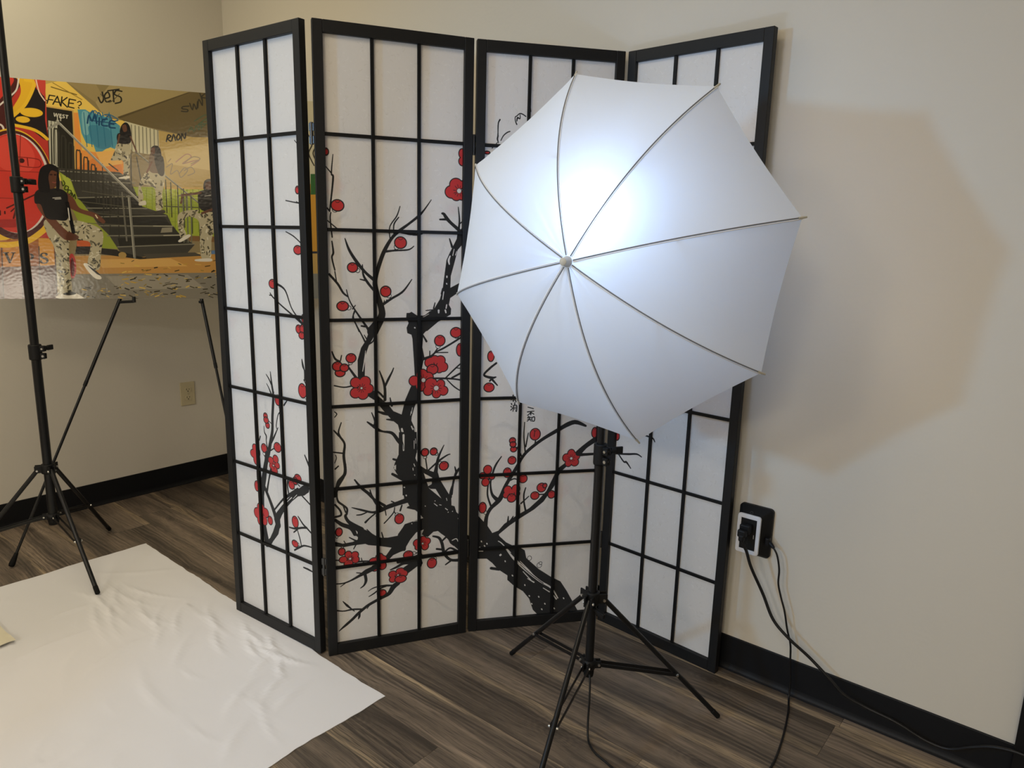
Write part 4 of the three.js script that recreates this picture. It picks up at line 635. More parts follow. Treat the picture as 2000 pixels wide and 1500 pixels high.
    l('#4c4839',6.3,217,579,211,578); l('#d3ccb4',3.3,271,659,278,651); l('#2f2c24',3.5,239,777,235,782); l('#d3ccb4',5.4,293,670,299,678); l('#d3ccb4',3.3,279,695,284,700);
    l('#7b745c',3.1,236,771,239,767); unclip(); h('#b3aa8d',308,521,360,529,399,550,407,579,397,638,387,703,350,688,362,606,328,591,301,569);
    clip(308,521,360,529,399,550,407,579,397,638,387,703,350,688,362,606,328,591,301,569); l('#4c4839',3.2,397,694,395,687); l('#7b745c',5.3,382,676,384,678); l('#d3ccb4',6.1,316,600,323,600);
    l('#5d5844',3.9,335,692,327,682); l('#d3ccb4',4.5,349,578,357,571); l('#2f2c24',4.1,320,563,313,563); l('#2f2c24',6.8,404,643,403,641); l('#7b745c',6.0,351,687,348,697);
    l('#d3ccb4',5.7,404,548,403,548); l('#5d5844',4.9,348,690,353,693); l('#7b745c',5.1,344,686,351,691); l('#7b745c',6.1,352,560,358,568); l('#d3ccb4',4.1,362,662,370,666);
    l('#5d5844',5.2,352,615,349,609); l('#5d5844',6.4,350,692,355,688); l('#4c4839',3.1,297,670,300,666); l('#4c4839',5.9,320,681,314,676); l('#4c4839',4.5,383,693,388,683);
    l('#4c4839',3.2,340,551,348,541); l('#7b745c',3.4,380,522,388,527); l('#5d5844',3.0,358,520,367,512); l('#5d5844',5.4,304,584,309,579); l('#5d5844',5.9,352,576,356,584);
    l('#2f2c24',4.7,376,678,371,681); l('#d3ccb4',6.0,335,539,344,539); l('#7b745c',3.4,382,608,391,603); l('#4c4839',5.6,364,596,372,600); l('#2f2c24',3.2,328,544,331,544);
    l('#2f2c24',3.8,400,691,399,686); l('#5d5844',5.7,361,634,356,633); l('#4c4839',4.4,358,520,352,520); l('#4c4839',3.6,311,539,307,534); l('#7b745c',5.0,354,605,352,609);
    l('#d3ccb4',4.5,382,557,373,559); l('#5d5844',3.6,389,690,382,697); l('#4c4839',5.3,337,615,333,625); l('#d3ccb4',3.3,342,523,338,530); l('#d3ccb4',3.1,374,522,376,521);
    l('#4c4839',4.0,393,632,390,641); l('#2f2c24',3.3,305,659,303,664); l('#4c4839',3.9,315,584,308,586); l('#2f2c24',5.6,335,592,326,595); l('#d3ccb4',4.0,380,652,389,645);
    l('#d3ccb4',5.7,339,609,343,607); l('#d3ccb4',3.8,350,645,350,640); l('#4c4839',5.2,343,645,349,636); l('#2f2c24',6.1,333,704,340,710); l('#4c4839',3.4,394,644,391,639);
    l('#d3ccb4',3.5,369,645,365,638); l('#d3ccb4',3.2,400,697,400,702); l('#d3ccb4',6.6,323,685,318,693); l('#2f2c24',4.7,335,661,339,667); l('#d3ccb4',4.9,338,655,337,653);
    l('#d3ccb4',4.3,371,692,372,696); l('#2f2c24',5.0,399,533,393,540); l('#4c4839',4.1,336,682,337,690); l('#4c4839',2.9,351,552,359,557); l('#4c4839',4.4,360,686,361,692);
    l('#5d5844',3.6,325,690,331,682); l('#7b745c',4.9,364,599,358,604); l('#7b745c',2.9,400,659,400,666); l('#d3ccb4',6.5,367,658,375,657); l('#4c4839',5.3,392,603,389,609);
    l('#7b745c',5.5,395,703,400,710); l('#d3ccb4',6.8,316,550,319,543); l('#4c4839',4.3,329,606,330,604); l('#7b745c',4.8,343,680,336,684); l('#7b745c',6.1,376,575,372,578);
    l('#d3ccb4',4.9,382,639,390,639); l('#2f2c24',6.0,320,630,323,626); l('#2f2c24',4.9,324,604,316,596); l('#7b745c',3.7,368,664,366,661); l('#7b745c',4.7,337,611,330,616);
    l('#7b745c',4.2,406,558,399,552); l('#7b745c',3.6,318,645,311,638); l('#d3ccb4',4.4,327,621,333,618); l('#5d5844',5.2,389,690,394,686); l('#7b745c',5.0,339,651,342,642);
    l('#7b745c',6.7,332,609,329,609); l('#d3ccb4',3.4,396,552,388,550); l('#d3ccb4',2.9,334,689,330,696); l('#d3ccb4',5.4,362,619,355,615); l('#2f2c24',6.0,400,535,398,528);
    l('#2f2c24',3.8,340,536,335,539); l('#5d5844',3.1,335,588,329,596); l('#2f2c24',4.1,342,663,344,655); l('#d3ccb4',3.8,366,650,358,656); l('#5d5844',6.2,348,680,350,682);
    l('#d3ccb4',6.2,352,701,351,699); l('#4c4839',4.7,358,528,360,520); l('#2f2c24',3.2,397,611,393,617); l('#7b745c',3.7,303,540,294,539); l('#d3ccb4',3.0,405,580,412,574);
    l('#2f2c24',5.6,349,622,351,613); l('#5d5844',4.2,360,520,361,515); l('#5d5844',3.3,342,520,335,514); l('#d3ccb4',4.2,307,560,309,558); l('#2f2c24',4.9,398,615,405,608);
    l('#2f2c24',4.0,403,550,402,548); l('#4c4839',5.1,339,667,338,662); l('#2f2c24',4.5,376,701,370,702); l('#2f2c24',3.7,309,631,308,622); l('#7b745c',5.7,317,525,317,515);
    l('#2f2c24',5.2,378,671,370,665); l('#5d5844',6.5,309,637,314,629); l('#7b745c',6.7,369,679,363,676); l('#5d5844',5.1,383,676,382,674); l('#4c4839',5.4,376,603,380,612);
    l('#7b745c',5.0,301,598,299,598); l('#2f2c24',5.6,399,555,405,554); l('#d3ccb4',5.3,348,583,350,585); l('#5d5844',4.2,344,659,336,656); l('#5d5844',5.5,365,606,367,598);
    l('#5d5844',6.2,395,679,392,669); l('#7b745c',3.1,394,555,394,561); l('#4c4839',4.5,367,671,373,661); l('#2f2c24',3.5,363,543,368,548); l('#7b745c',5.4,366,601,366,608);
    l('#7b745c',6.2,399,546,406,540); l('#7b745c',5.2,361,689,365,690); l('#4c4839',3.9,326,559,321,569); l('#4c4839',6.7,374,671,372,671); l('#2f2c24',3.1,341,559,341,567);
    l('#4c4839',3.1,362,619,366,617); l('#5d5844',4.3,356,538,365,537); unclip(); h('#e8e2d4',246,802,292,790,328,808,325,814,245,813); h('#2c2924',263,796,292,788,306,796,280,802);
    h('#e8e2d4',336,686,353,684,393,731,385,741,366,731); h('#2c2924',350,688,375,707,392,726,375,717); h('#6b4130',190,461,221,457,252,519,290,563,320,578,311,591,277,592,245,555,208,502);
    h('#6b4130',287,416,312,434,333,472,384,489,415,517,406,527,378,506,321,485,288,460); h('#5a3526',290,563,323,578,314,593,283,592); l('#e8d8b0',4.0,384,496,390,507);
    h('#1e1c1c',187,420,212,403,263,401,290,416,294,454,289,515,252,519,219,511,204,464,185,458); l('#c9c5bb',2.8,244,437,270,434); l('#c9c5bb',2.8,251,441,271,439);
    h('#5e3a2a',226,336,255,321,268,346,261,382,248,401,229,396); h('#171516',200,362,210,327,238,310,263,321,269,346,262,340,243,335,233,361,235,412,206,416,198,400);
    l('#171516',12.5,291,454,307,563); l('#efe9dd',3.4,293,473,296,518); e('#2b1712',255,350,4,3); e('#2b1712',242,350,5,3); k('#8a4b42',3.4,246,378,253,380,260,376);
    h('#171516',263,334,269,372,265,410,257,398); h('#b3aa8d',471,219,512,213,513,268,501,348,486,348,487,289,468,284,445,285,458,252);
    clip(471,219,512,213,513,268,501,348,486,348,487,289,468,284,445,285,458,252); l('#7b745c',6.5,461,289,460,290); l('#d3ccb4',3.9,484,336,478,347); l('#d3ccb4',4.4,475,327,482,321);
    l('#d3ccb4',5.8,453,340,456,331); l('#7b745c',6.0,496,293,502,288); l('#d3ccb4',5.7,483,338,491,335); l('#2f2c24',6.4,499,273,492,266); l('#d3ccb4',6.0,457,345,464,343);
    l('#5d5844',5.2,501,290,502,299); l('#7b745c',6.8,489,339,492,331); l('#5d5844',5.1,501,343,505,337); l('#7b745c',3.3,501,290,500,293); l('#4c4839',4.5,478,261,472,257);
    l('#4c4839',5.3,495,331,500,328); l('#7b745c',4.9,484,288,494,284); l('#4c4839',6.6,450,297,459,292); l('#7b745c',4.1,462,308,470,316); l('#5d5844',4.4,471,277,477,280);
    l('#5d5844',3.9,449,346,452,351); l('#7b745c',4.9,509,272,510,261); l('#4c4839',4.4,472,293,474,285); l('#7b745c',5.6,489,259,486,263); l('#4c4839',6.7,497,217,488,215);
    l('#5d5844',4.1,488,254,486,251); l('#7b745c',6.0,469,295,462,302); l('#2f2c24',4.1,510,305,504,311); l('#d3ccb4',5.4,463,241,455,244); l('#2f2c24',4.6,508,304,515,296);
    l('#5d5844',4.6,467,303,462,295); l('#5d5844',3.6,482,240,478,247); l('#7b745c',5.2,487,322,485,323); l('#d3ccb4',4.0,503,276,504,266); l('#d3ccb4',6.6,474,242,481,252);
    l('#2f2c24',3.0,472,342,471,348); l('#5d5844',4.2,493,343,488,334); l('#2f2c24',3.0,486,253,493,257); l('#d3ccb4',5.2,505,333,496,339); l('#4c4839',4.9,458,256,456,266);
    l('#7b745c',6.7,487,260,488,267); l('#4c4839',5.0,451,246,457,239); l('#2f2c24',6.1,496,337,487,340); l('#7b745c',3.8,506,220,508,220); l('#4c4839',6.3,449,260,455,250);
    l('#4c4839',6.3,448,281,441,282); l('#7b745c',4.4,467,258,465,254); l('#d3ccb4',3.3,460,348,461,352); l('#2f2c24',3.0,473,226,472,229); l('#4c4839',5.3,481,300,480,297);
    l('#d3ccb4',6.6,477,309,476,299); l('#5d5844',3.1,461,252,460,251); l('#7b745c',6.7,502,339,503,347); l('#5d5844',6.0,452,309,455,313); l('#5d5844',5.7,485,228,485,223);
    l('#5d5844',3.2,471,286,478,279); l('#4c4839',3.0,445,329,437,329); l('#7b745c',6.0,493,252,484,258); unclip(); h('#1c1a1b',472,183,505,177,518,190,512,216,474,217);
    h('#171516',485,153,501,137,515,151,519,196,505,184,481,182); h('#63402f',489,151,502,146,505,168,493,173); l('#63402f',5.7,478,186,471,219); l('#63402f',5.1,516,190,535,247);
    h('#e2dccd',472,349,504,342,504,351,471,354); h('#b3aa8d',574,321,628,315,630,355,619,408,619,461,595,469,595,396,577,377,547,378,552,424,536,444,536,385,555,338);
    clip(574,321,628,315,630,355,619,408,619,461,595,469,595,396,577,377,547,378,552,424,536,444,536,385,555,338); l('#d3ccb4',4.8,560,334,553,324); l('#4c4839',3.7,588,361,589,356);
    l('#2f2c24',6.6,554,335,545,338); l('#2f2c24',4.1,561,359,563,364); l('#4c4839',6.2,612,450,609,448); l('#7b745c',3.2,560,356,568,363); l('#7b745c',5.1,588,363,595,370);
    l('#5d5844',4.0,583,380,583,374); l('#4c4839',3.0,558,439,561,435); l('#7b745c',3.4,585,389,589,379); l('#d3ccb4',4.0,619,412,616,417); l('#7b745c',3.3,565,403,557,397);
    l('#2f2c24',3.3,606,410,614,405); l('#4c4839',6.4,539,373,548,378); l('#7b745c',4.1,628,318,621,321); l('#4c4839',4.0,613,448,607,447); l('#2f2c24',4.2,549,377,540,367);
    l('#7b745c',6.8,550,438,551,436); l('#4c4839',3.1,552,458,544,451); l('#4c4839',5.0,600,339,602,335); l('#7b745c',5.9,537,446,535,456); l('#d3ccb4',4.8,581,354,576,353);
    l('#2f2c24',4.8,596,382,587,377); l('#2f2c24',4.5,560,350,556,346); l('#4c4839',6.8,619,363,617,372); l('#4c4839',4.8,594,437,587,431); l('#2f2c24',4.2,614,453,617,459);
    l('#5d5844',3.7,593,441,599,447); l('#d3ccb4',3.1,568,377,576,387); l('#5d5844',3.4,600,323,609,326); l('#d3ccb4',5.1,544,344,548,353); l('#2f2c24',2.9,559,319,567,310);
    l('#2f2c24',5.0,609,435,617,428); l('#5d5844',5.9,599,367,598,367); l('#5d5844',3.3,541,324,543,319); l('#4c4839',5.9,610,322,611,312); l('#4c4839',6.7,611,442,611,436);
    l('#d3ccb4',6.3,627,374,625,365); l('#7b745c',4.9,619,437,617,445); l('#2f2c24',5.4,610,326,619,325); l('#7b745c',6.3,546,404,541,396); l('#5d5844',6.7,582,369,573,362);
    l('#4c4839',4.8,598,335,602,334); l('#7b745c',4.3,544,356,549,366); l('#5d5844',6.5,593,420,593,428); l('#5d5844',6.0,608,402,610,401); l('#7b745c',6.8,547,436,544,434);
    l('#5d5844',3.6,591,419,599,416); l('#5d5844',6.4,590,370,582,374); l('#7b745c',4.2,620,365,617,355); l('#4c4839',6.0,535,463,541,473); l('#d3ccb4',5.5,550,407,560,398);
    l('#2f2c24',5.4,618,466,622,471); l('#7b745c',6.3,591,443,594,451); l('#2f2c24',4.1,558,393,553,389); l('#d3ccb4',4.9,591,468,600,464); l('#7b745c',3.6,576,407,576,411);
    l('#d3ccb4',5.3,593,372,587,363); l('#7b745c',5.3,623,466,620,457); l('#d3ccb4',6.4,561,352,567,344); l('#4c4839',3.5,559,364,564,367); l('#7b745c',2.9,583,463,578,468);
    l('#4c4839',3.3,552,463,543,473); l('#2f2c24',5.8,560,453,563,463); l('#5d5844',4.3,616,425,606,434); l('#2f2c24',6.2,551,381,551,372); l('#7b745c',4.9,549,451,550,447);
    l('#4c4839',4.5,575,343,565,352); l('#2f2c24',3.2,535,465,527,467); l('#4c4839',4.8,539,354,543,348); l('#d3ccb4',4.2,609,468,603,469); l('#7b745c',4.1,553,391,556,399);
    l('#2f2c24',3.9,594,322,601,325); l('#7b745c',6.1,562,454,554,449); l('#4c4839',5.3,567,334,568,344); l('#4c4839',4.8,571,330,572,332); l('#4c4839',4.2,561,349,563,341);
    l('#5d5844',6.2,564,395,556,390); l('#4c4839',2.9,558,463,562,457); l('#7b745c',6.1,557,430,554,428); l('#d3ccb4',4.8,594,322,586,322); l('#7b745c',6.0,582,402,586,401);
    l('#d3ccb4',6.6,555,321,550,327); unclip(); h('#6e5a4a',583,251,619,252,627,315,580,321); h('#1c1a1b',597,264,627,262,629,328,610,329); h('#171516',586,231,602,219,619,232,623,289,606,263,588,254);
    h('#63402f',586,233,599,227,599,250,588,254); l('#6b4030',5.7,587,284,568,325); h('#cfc8b6',536,443,557,434,560,450,537,454); h('#3a362e',589,476,622,468,625,480,591,483);
    h('#b3aa8d',748,477,808,468,810,522,792,577,785,652,751,652,749,551,744,504,707,492,690,526,701,572,679,580,670,499,690,472,746,463);
    clip(748,477,808,468,810,522,792,577,785,652,751,652,749,551,744,504,707,492,690,526,701,572,679,580,670,499,690,472,746,463); l('#5d5844',3.0,753,603,752,613); l('#4c4839',4.3,755,633,763,631);
    l('#2f2c24',4.5,684,512,677,520); l('#4c4839',3.4,720,608,723,600); l('#2f2c24',5.9,665,629,674,622); l('#2f2c24',5.0,692,524,696,518); l('#d3ccb4',4.0,798,593,796,585);
    l('#7b745c',6.1,691,478,693,480); l('#7b745c',6.1,770,475,770,471); l('#4c4839',3.9,733,597,742,606); l('#5d5844',6.0,718,540,715,542); l('#2f2c24',5.3,672,475,681,466);
    l('#d3ccb4',4.2,699,619,697,620); l('#7b745c',6.3,779,483,769,493); l('#5d5844',4.3,681,530,675,525); l('#7b745c',4.1,769,480,775,482); l('#d3ccb4',3.5,770,521,760,532);
    l('#2f2c24',5.8,743,540,740,535); l('#4c4839',6.0,761,490,758,484); l('#2f2c24',5.4,805,568,811,560); l('#d3ccb4',4.0,731,492,729,503); l('#d3ccb4',6.7,784,647,788,643);
    l('#2f2c24',3.3,706,553,712,554); l('#7b745c',3.6,689,641,689,642); l('#4c4839',6.0,744,558,749,562); l('#7b745c',5.1,759,607,762,614); l('#7b745c',6.7,701,649,698,643);
    l('#7b745c',4.2,787,552,783,547); l('#7b745c',4.2,736,591,739,596); l('#2f2c24',6.3,785,528,788,539); l('#5d5844',6.8,802,560,796,557); l('#4c4839',5.7,789,515,794,508);
    l('#d3ccb4',4.1,776,572,777,580); l('#2f2c24',3.5,702,652,700,655); l('#4c4839',6.8,697,594,706,587); l('#2f2c24',4.8,796,483,797,481); l('#4c4839',5.2,715,589,710,598);
    l('#7b745c',6.3,668,542,675,546); l('#5d5844',5.3,741,646,732,647); l('#7b745c',6.1,714,574,712,581); l('#2f2c24',3.5,758,533,756,532); l('#4c4839',4.3,698,490,706,479);
    l('#5d5844',5.0,682,572,678,580); l('#2f2c24',4.8,747,544,746,549); l('#2f2c24',5.2,718,625,713,636); l('#7b745c',6.6,737,542,733,551); l('#5d5844',6.7,691,470,686,460);
    l('#d3ccb4',5.0,687,539,682,548); l('#7b745c',6.2,779,509,784,504); l('#5d5844',5.4,733,651,734,656); l('#7b745c',4.0,682,608,686,611); l('#7b745c',4.3,773,467,778,469);
    l('#d3ccb4',5.6,674,513,667,517); l('#d3ccb4',5.2,695,546,698,555); l('#d3ccb4',4.7,756,625,759,630); l('#4c4839',4.1,794,550,784,556); l('#d3ccb4',6.5,748,586,741,585);
    l('#7b745c',5.0,744,557,743,558); l('#7b745c',6.1,673,603,678,607); l('#4c4839',6.8,669,601,674,592); l('#4c4839',5.7,788,503,781,499); l('#5d5844',3.6,799,490,806,480);
    l('#d3ccb4',5.8,697,569,692,571); l('#5d5844',3.4,685,540,684,536); l('#7b745c',6.5,752,556,744,551); l('#7b745c',6.5,746,591,747,594); l('#7b745c',6.2,704,569,699,579);
    l('#d3ccb4',5.8,778,626,772,631); l('#4c4839',3.2,762,479,755,481); l('#d3ccb4',6.7,698,630,690,631); l('#2f2c24',6.6,744,536,742,542); l('#d3ccb4',6.1,776,478,768,481);
    l('#7b745c',6.6,719,509,723,515); l('#7b745c',5.4,719,600,725,599); l('#5d5844',6.8,787,560,781,553); l('#2f2c24',3.7,680,473,670,481); l('#4c4839',4.6,733,607,728,617);
    l('#d3ccb4',3.2,798,523,792,516); l('#d3ccb4',3.5,721,537,716,532); l('#2f2c24',3.0,692,519,700,516); l('#4c4839',5.6,774,522,778,521); l('#7b745c',4.0,803,484,807,489);
    l('#4c4839',5.1,692,503,695,505); l('#7b745c',3.6,794,596,792,586); l('#2f2c24',3.6,808,550,802,540); l('#7b745c',2.9,751,600,742,607); l('#5d5844',6.2,728,472,735,474);
    l('#2f2c24',6.4,798,598,797,607); l('#4c4839',4.8,677,511,683,502); l('#4c4839',6.3,785,546,794,540); l('#2f2c24',5.0,764,584,756,580); l('#2f2c24',5.2,682,567,690,561);
    l('#d3ccb4',4.5,670,567,675,567); l('#7b745c',5.6,690,468,697,478); l('#d3ccb4',3.2,748,489,753,496); l('#4c4839',4.7,714,489,718,495); l('#7b745c',3.1,802,588,807,578);
    l('#7b745c',6.4,697,519,688,525); l('#4c4839',6.4,718,609,721,615); l('#4c4839',5.8,748,547,753,542); l('#2f2c24',4.1,782,534,779,527); l('#4c4839',3.1,738,525,744,526);
    l('#2f2c24',6.1,675,475,674,470); l('#5d5844',4.6,805,464,802,461); l('#2f2c24',5.8,669,576,661,576); l('#d3ccb4',5.9,690,599,689,597); l('#2f2c24',4.7,714,548,713,547);
    l('#5d5844',4.7,772,640,772,629); l('#4c4839',3.7,683,625,672,634); l('#7b745c',4.4,699,597,693,593); l('#7b745c',5.9,695,571,701,568); l('#4c4839',5.3,779,616,777,609);
    l('#4c4839',3.2,784,555,782,560); l('#7b745c',4.8,704,638,703,639); l('#4c4839',3.3,682,503,684,505); l('#4c4839',5.3,785,466,785,466); l('#d3ccb4',6.8,742,594,748,603);
    l('#5d5844',3.4,763,589,761,599); l('#2f2c24',4.0,668,610,660,602); l('#d3ccb4',4.1,717,574,725,569); l('#4c4839',5.5,771,476,780,484); l('#5d5844',5.3,761,621,755,622);
    l('#5d5844',4.5,795,507,805,510); l('#5d5844',6.4,718,606,726,608); l('#5d5844',5.6,724,485,734,479); l('#7b745c',6.0,683,521,674,531); l('#2f2c24',3.7,679,543,670,545);
    l('#d3ccb4',4.5,781,629,780,629); l('#7b745c',3.2,796,519,804,515); l('#7b745c',5.1,729,492,731,485); l('#7b745c',5.8,693,577,685,577); l('#7b745c',3.6,781,644,781,641);
    l('#5d5844',6.2,791,631,791,623); l('#4c4839',4.2,697,494,694,500); l('#7b745c',6.1,748,547,754,551); l('#4c4839',4.3,794,643,801,637); l('#4c4839',3.8,715,497,724,496);
    l('#7b745c',3.4,665,650,655,647); l('#d3ccb4',5.9,713,604,718,600); l('#7b745c',5.8,684,555,678,552); l('#4c4839',5.1,684,636,680,632); l('#4c4839',3.7,786,560,796,555);
    l('#4c4839',5.1,771,490,770,483); l('#2f2c24',3.2,783,624,780,631); l('#7b745c',6.1,666,610,657,611); l('#4c4839',3.1,799,626,793,637); l('#4c4839',6.7,729,553,731,560);
    l('#2f2c24',4.4,737,468,742,466); l('#5d5844',5.4,748,634,739,624); l('#d3ccb4',6.5,776,541,773,551); unclip(); h('#1c1a1b',748,403,768,385,831,379,828,460,758,463);
    h('#171516',772,354,788,340,813,346,824,399,774,388); h('#5a3a2c',778,358,797,350,799,377,780,381); l('#63402f',9.1,758,396,689,409); l('#63402f',6.8,692,408,685,439);
    l('#63402f',9.1,828,447,761,476); h('#d8d2c4',670,586,705,562,714,569,679,592); h('#d8d2c4',732,659,785,655,785,667,732,667); l('#bdb8ae',2.8,773,408,795,404);
    g('#d39a3c',903,341,1449,315,1438,620,892,629); g('#8a877c',824,712,1435,700,1431,823,820,822); g('#c7a15c',827,637,1438,620,1435,707,824,719); g('#d8cfae',846,-1,1461,-17,1449,315,831,375);
    k('#3f3a33',4.6,1175,132,1194,173,1179,216,1198,264); k('#3f3a33',4.6,1193,131,1212,172,1196,215,1215,263); k('#3f3a33',4.6,1210,130,1229,171,1213,214,1232,262);
    k('#3f3a33',4.6,1227,129,1246,170,1231,213,1250,261); k('#3f3a33',4.6,1244,127,1263,169,1248,212,1267,260); g('#3f6b3a',1183,300,1224,298,1221,383,1180,385); l('#3b3a40',9.1,1150,625,1226,623);
  const tex = new THREE.CanvasTexture(cv); tex.colorSpace = THREE.SRGBColorSpace; tex.anisotropy = 8;
  const ripple = dataTex(256, 256, (x, y) => { const n = noise.noise(x / 256 * 40, y / 256 * 40, 6.1), v = 128 + 100 * n; return [v, v, v]; }, false); ripple.repeat.set(3, 2);
  const print = phy({ map: tex, color: new THREE.Color(0.84, 0.84, 0.84), roughness: 0.14, bumpMap: ripple, bumpScale: 0.0002, specularIntensity: 0.6 });
  const poster = thing('poster', 'large glossy photo print of four people posing on a graffiti-covered staircase, on an easel', 'poster');
  poster.position.copy(onPoster(-0.45 + W / 2, 0.007 + HT / 2, 0.0)); poster.quaternion.setFromRotationMatrix(posterBasis);
  mesh('board', box(W, HT, 0.0048, 0, 0, -0.003), std({ color: new THREE.Color(0.7, 0.68, 0.62), roughness: 0.8 }), poster);
  mesh('print', new THREE.BoxGeometry(W, HT, 0.0006), print, poster);
}
const easel = thing('easel', 'thin black folding display easel behind the large photo print', 'easel');
{
  const foot1 = V(0.42784, 0.012, 1.19624), top1 = onPoster(0.10, 0.40, -0.02);
  const legL0 = onPoster(-0.002, -0.004, -0.012), dL = legL0.clone().sub(foot1).normalize();
  const legR0 = onPoster(0.295, 0.0, -0.012), low = onPoster(0.373, -0.502, -0.012), dR = legR0.clone().sub(low).normalize();
  const foot2 = low.clone().addScaledVector(dR, -(low.y - 0.012) / dR.y), apexL = legL0.clone().addScaledVector(dL, 0.36), apexR = legR0.clone().addScaledVector(dR, 0.44);
  const leg = (f, a) => {
    const d = a.clone().sub(f).normalize(), L = f.distanceTo(a);
    const o = mesh('leg', [rod(f.clone().addScaledVector(d, 0.02), f.clone().addScaledVector(d, L * 0.52), 0.0052, 0.0052, 14), rod(f.clone().addScaledVector(d, L * 0.5), a, 0.0066, 0.0066, 14)], tubeBlack, easel);
    mesh('collar', [rod(f.clone().addScaledVector(d, L * 0.5), f.clone().addScaledVector(d, L * 0.515), 0.007, 0.007, 14)], plasticBlack, o);
    mesh('rubber_foot', [lathe([[0, -0.002], [0.009, -0.001], [0.0108, 0.006], [0.0104, 0.016], [0.0078, 0.036], [0.0064, 0.05], [0, 0.05]], f.clone().addScaledVector(d, -0.006), d, 18)], rubber, o);
  };
  leg(foot1, apexL); leg(foot2, apexR); leg(V(0.70, 0.012, 0.12), onPoster(0.3, 0.45, -0.03));
  mesh('head', [bar(apexL, apexR, 0.04, 0.016)], plasticBlack, easel);
  mesh('mast', [rod(onPoster(0.15, 0.40, -0.025), onPoster(0.15, 0.8, -0.018), 0.006)], tubeBlack, easel);
  for (const [u, du, out] of [[0.0, 0.058, 0.03], [0.29, 0.0, 0.004]]) {      // the left ledge is swung out to the right
    const a = onPoster(u, 0.0005, -0.014), b = onPoster(u + du, -0.001, out);
    const lg = mesh('ledge', [bar(a.clone().addScaledVector(PU, -0.0055), b.clone().addScaledVector(PU, -0.0055), 0.0105, 0.013)], plasticBlack, easel);
    if (du) mesh('ledge_lip', [rod(b.clone().addScaledVector(PU, -0.009), b.clone().addScaledVector(PU, 0.0125), 0.0068, 0.006, 14)], plasticBlack, lg);
  }
}

// ------------------------------------------------------------------ cream cloth on the floor
function clothGeo(x0, x1, z0, z1, n, lift, thick, warp) {
  const g = new THREE.BoxGeometry(1, 1, 1, Math.round((x1 - x0) / n), 1, Math.round((z1 - z0) / n)), p = g.attributes.position;
  for (let i = 0; i < p.count; i++) {
    let x = x0 + (p.getX(i) + 0.5) * (x1 - x0), z = z0 + (p.getZ(i) + 0.5) * (z1 - z0);
    const top = p.getY(i) > 0, [wx, wz, wy] = warp(x, z);
    p.setXYZ(i, wx, lift + wy + (top ? thick : 0), wz);
  }
  g.deleteAttribute('normal'); g.deleteAttribute('uv');
  const m = mergeVertices(g, 1e-5); m.computeVertexNormals(); return toCreasedNormals(m, 1.0);
}
const folds = [];                                                // [x, z, direction, length, height, width]
for (const f of [[0.97, 1.05, 0.25, 0.13, 5, 9], [1.05, 1.10, 0.35, 0.22, 5, 8], [0.98, 0.96, -0.3, 0.16, 4, 9], [1.15, 1.03, 0.1, 0.14, 5, 9], [1.25, 0.98, 0.5, 0.12, 5, 8], [1.35, 0.9, 0.2, 0.12, 6, 10], [1.5, 0.86, 0.12, 0.13, 8, 10], [1.6, 0.85, 0.35, 0.1, 9, 10],
  [1.7, 0.86, -0.3, 0.09, 7, 9], [1.66, 0.92, 1.2, 0.07, 6, 10], [1.42, 1.05, 0.7, 0.15, 4, 12], [1.3, 1.2, 1.2, 0.16, 4, 14], [1.1, 1.3, 1.45, 0.16, 5, 11], [0.93, 1.18, 1.5, 0.1, 5, 12], [1.55, 1.2, 0.15, 0.2, 3.5, 16], [1.75, 1.05, 1.0, 0.12, 4.5, 14], [1.85, 0.95, 1.3, 0.1, 5, 14], [1.9, 1.15, 0.9, 0.12, 4, 15],
  [1.65, 1.4, 1.3, 0.2, 4, 18], [0.96, 1.09, 0.12, 0.28, 5, 6], [1.0, 1.13, 0.32, 0.3, 4.5, 6], [0.95, 1.02, -0.1, 0.2, 4, 6], [0.9, 1.09, 3.0, 0.16, 3.5, 7], [1.2, 1.02, 0.45, 0.12, 5, 6], [1.3, 1.06, 0.6, 0.1, 4, 6], [1.45, 0.95, 0.35, 0.12, 6, 7], [1.56, 0.9, 0.25, 0.12, 8, 8], [1.63, 0.88, 0.05, 0.1, 8, 8], [1.72, 0.9, 0.5, 0.07, 7, 7], [1.78, 0.96, 1.1, 0.08, 5, 8], [1.45, 1.5, 1.2, 0.22, 4, 20], [0.82, 0.9, -0.9, 0.25, 2.5, 14]]) folds.push(f);
for (let i = 0; i < 70; i++) folds.push([rnd(0.65, 2.0), rnd(0.8, 1.9), rnd(-0.4, 1.7), rnd(0.04, 0.14), rnd(0.8, 2.8), rnd(6, 15)]);
const wrinkle = (x, z) => {
  let y = 0.0012 * (1 + noise.noise(x * 6, 3.1, z * 6)) + 0.0006 * noise.noise(x * 17, 5.5, z * 17);
  for (const [fx, fz, a, L, hgt, wd] of folds) {
    const dx = x - fx, dz = z - fz; if (Math.abs(dx) + Math.abs(dz) > L * 2.2) continue;
    const s = dx * Math.cos(a) + dz * Math.sin(a), t = -dx * Math.sin(a) + dz * Math.cos(a) + 0.18 * s * s / L, w = Math.max(9, wd) / 1000;
    y += 0.8 * hgt / 1000 * Math.exp(-s * s / (L * L * 0.35)) * Math.exp(-t * t / (w * w));
  }
  return y;
};
const muslin = std({ color: new THREE.Color(0.79, 0.79, 0.83), roughness: 0.95, bumpMap: dataTex(128, 128, (x, y) => { const v = 128 + 60 * Math.sin(x * Math.PI / 2) + 60 * Math.sin(y * Math.PI / 2); return [v, v, v]; }, false), bumpScale: 0.0001 });
const CX0 = 0.574, CX1 = 2.045, CZ0 = 0.778, CZ1 = 2.7;
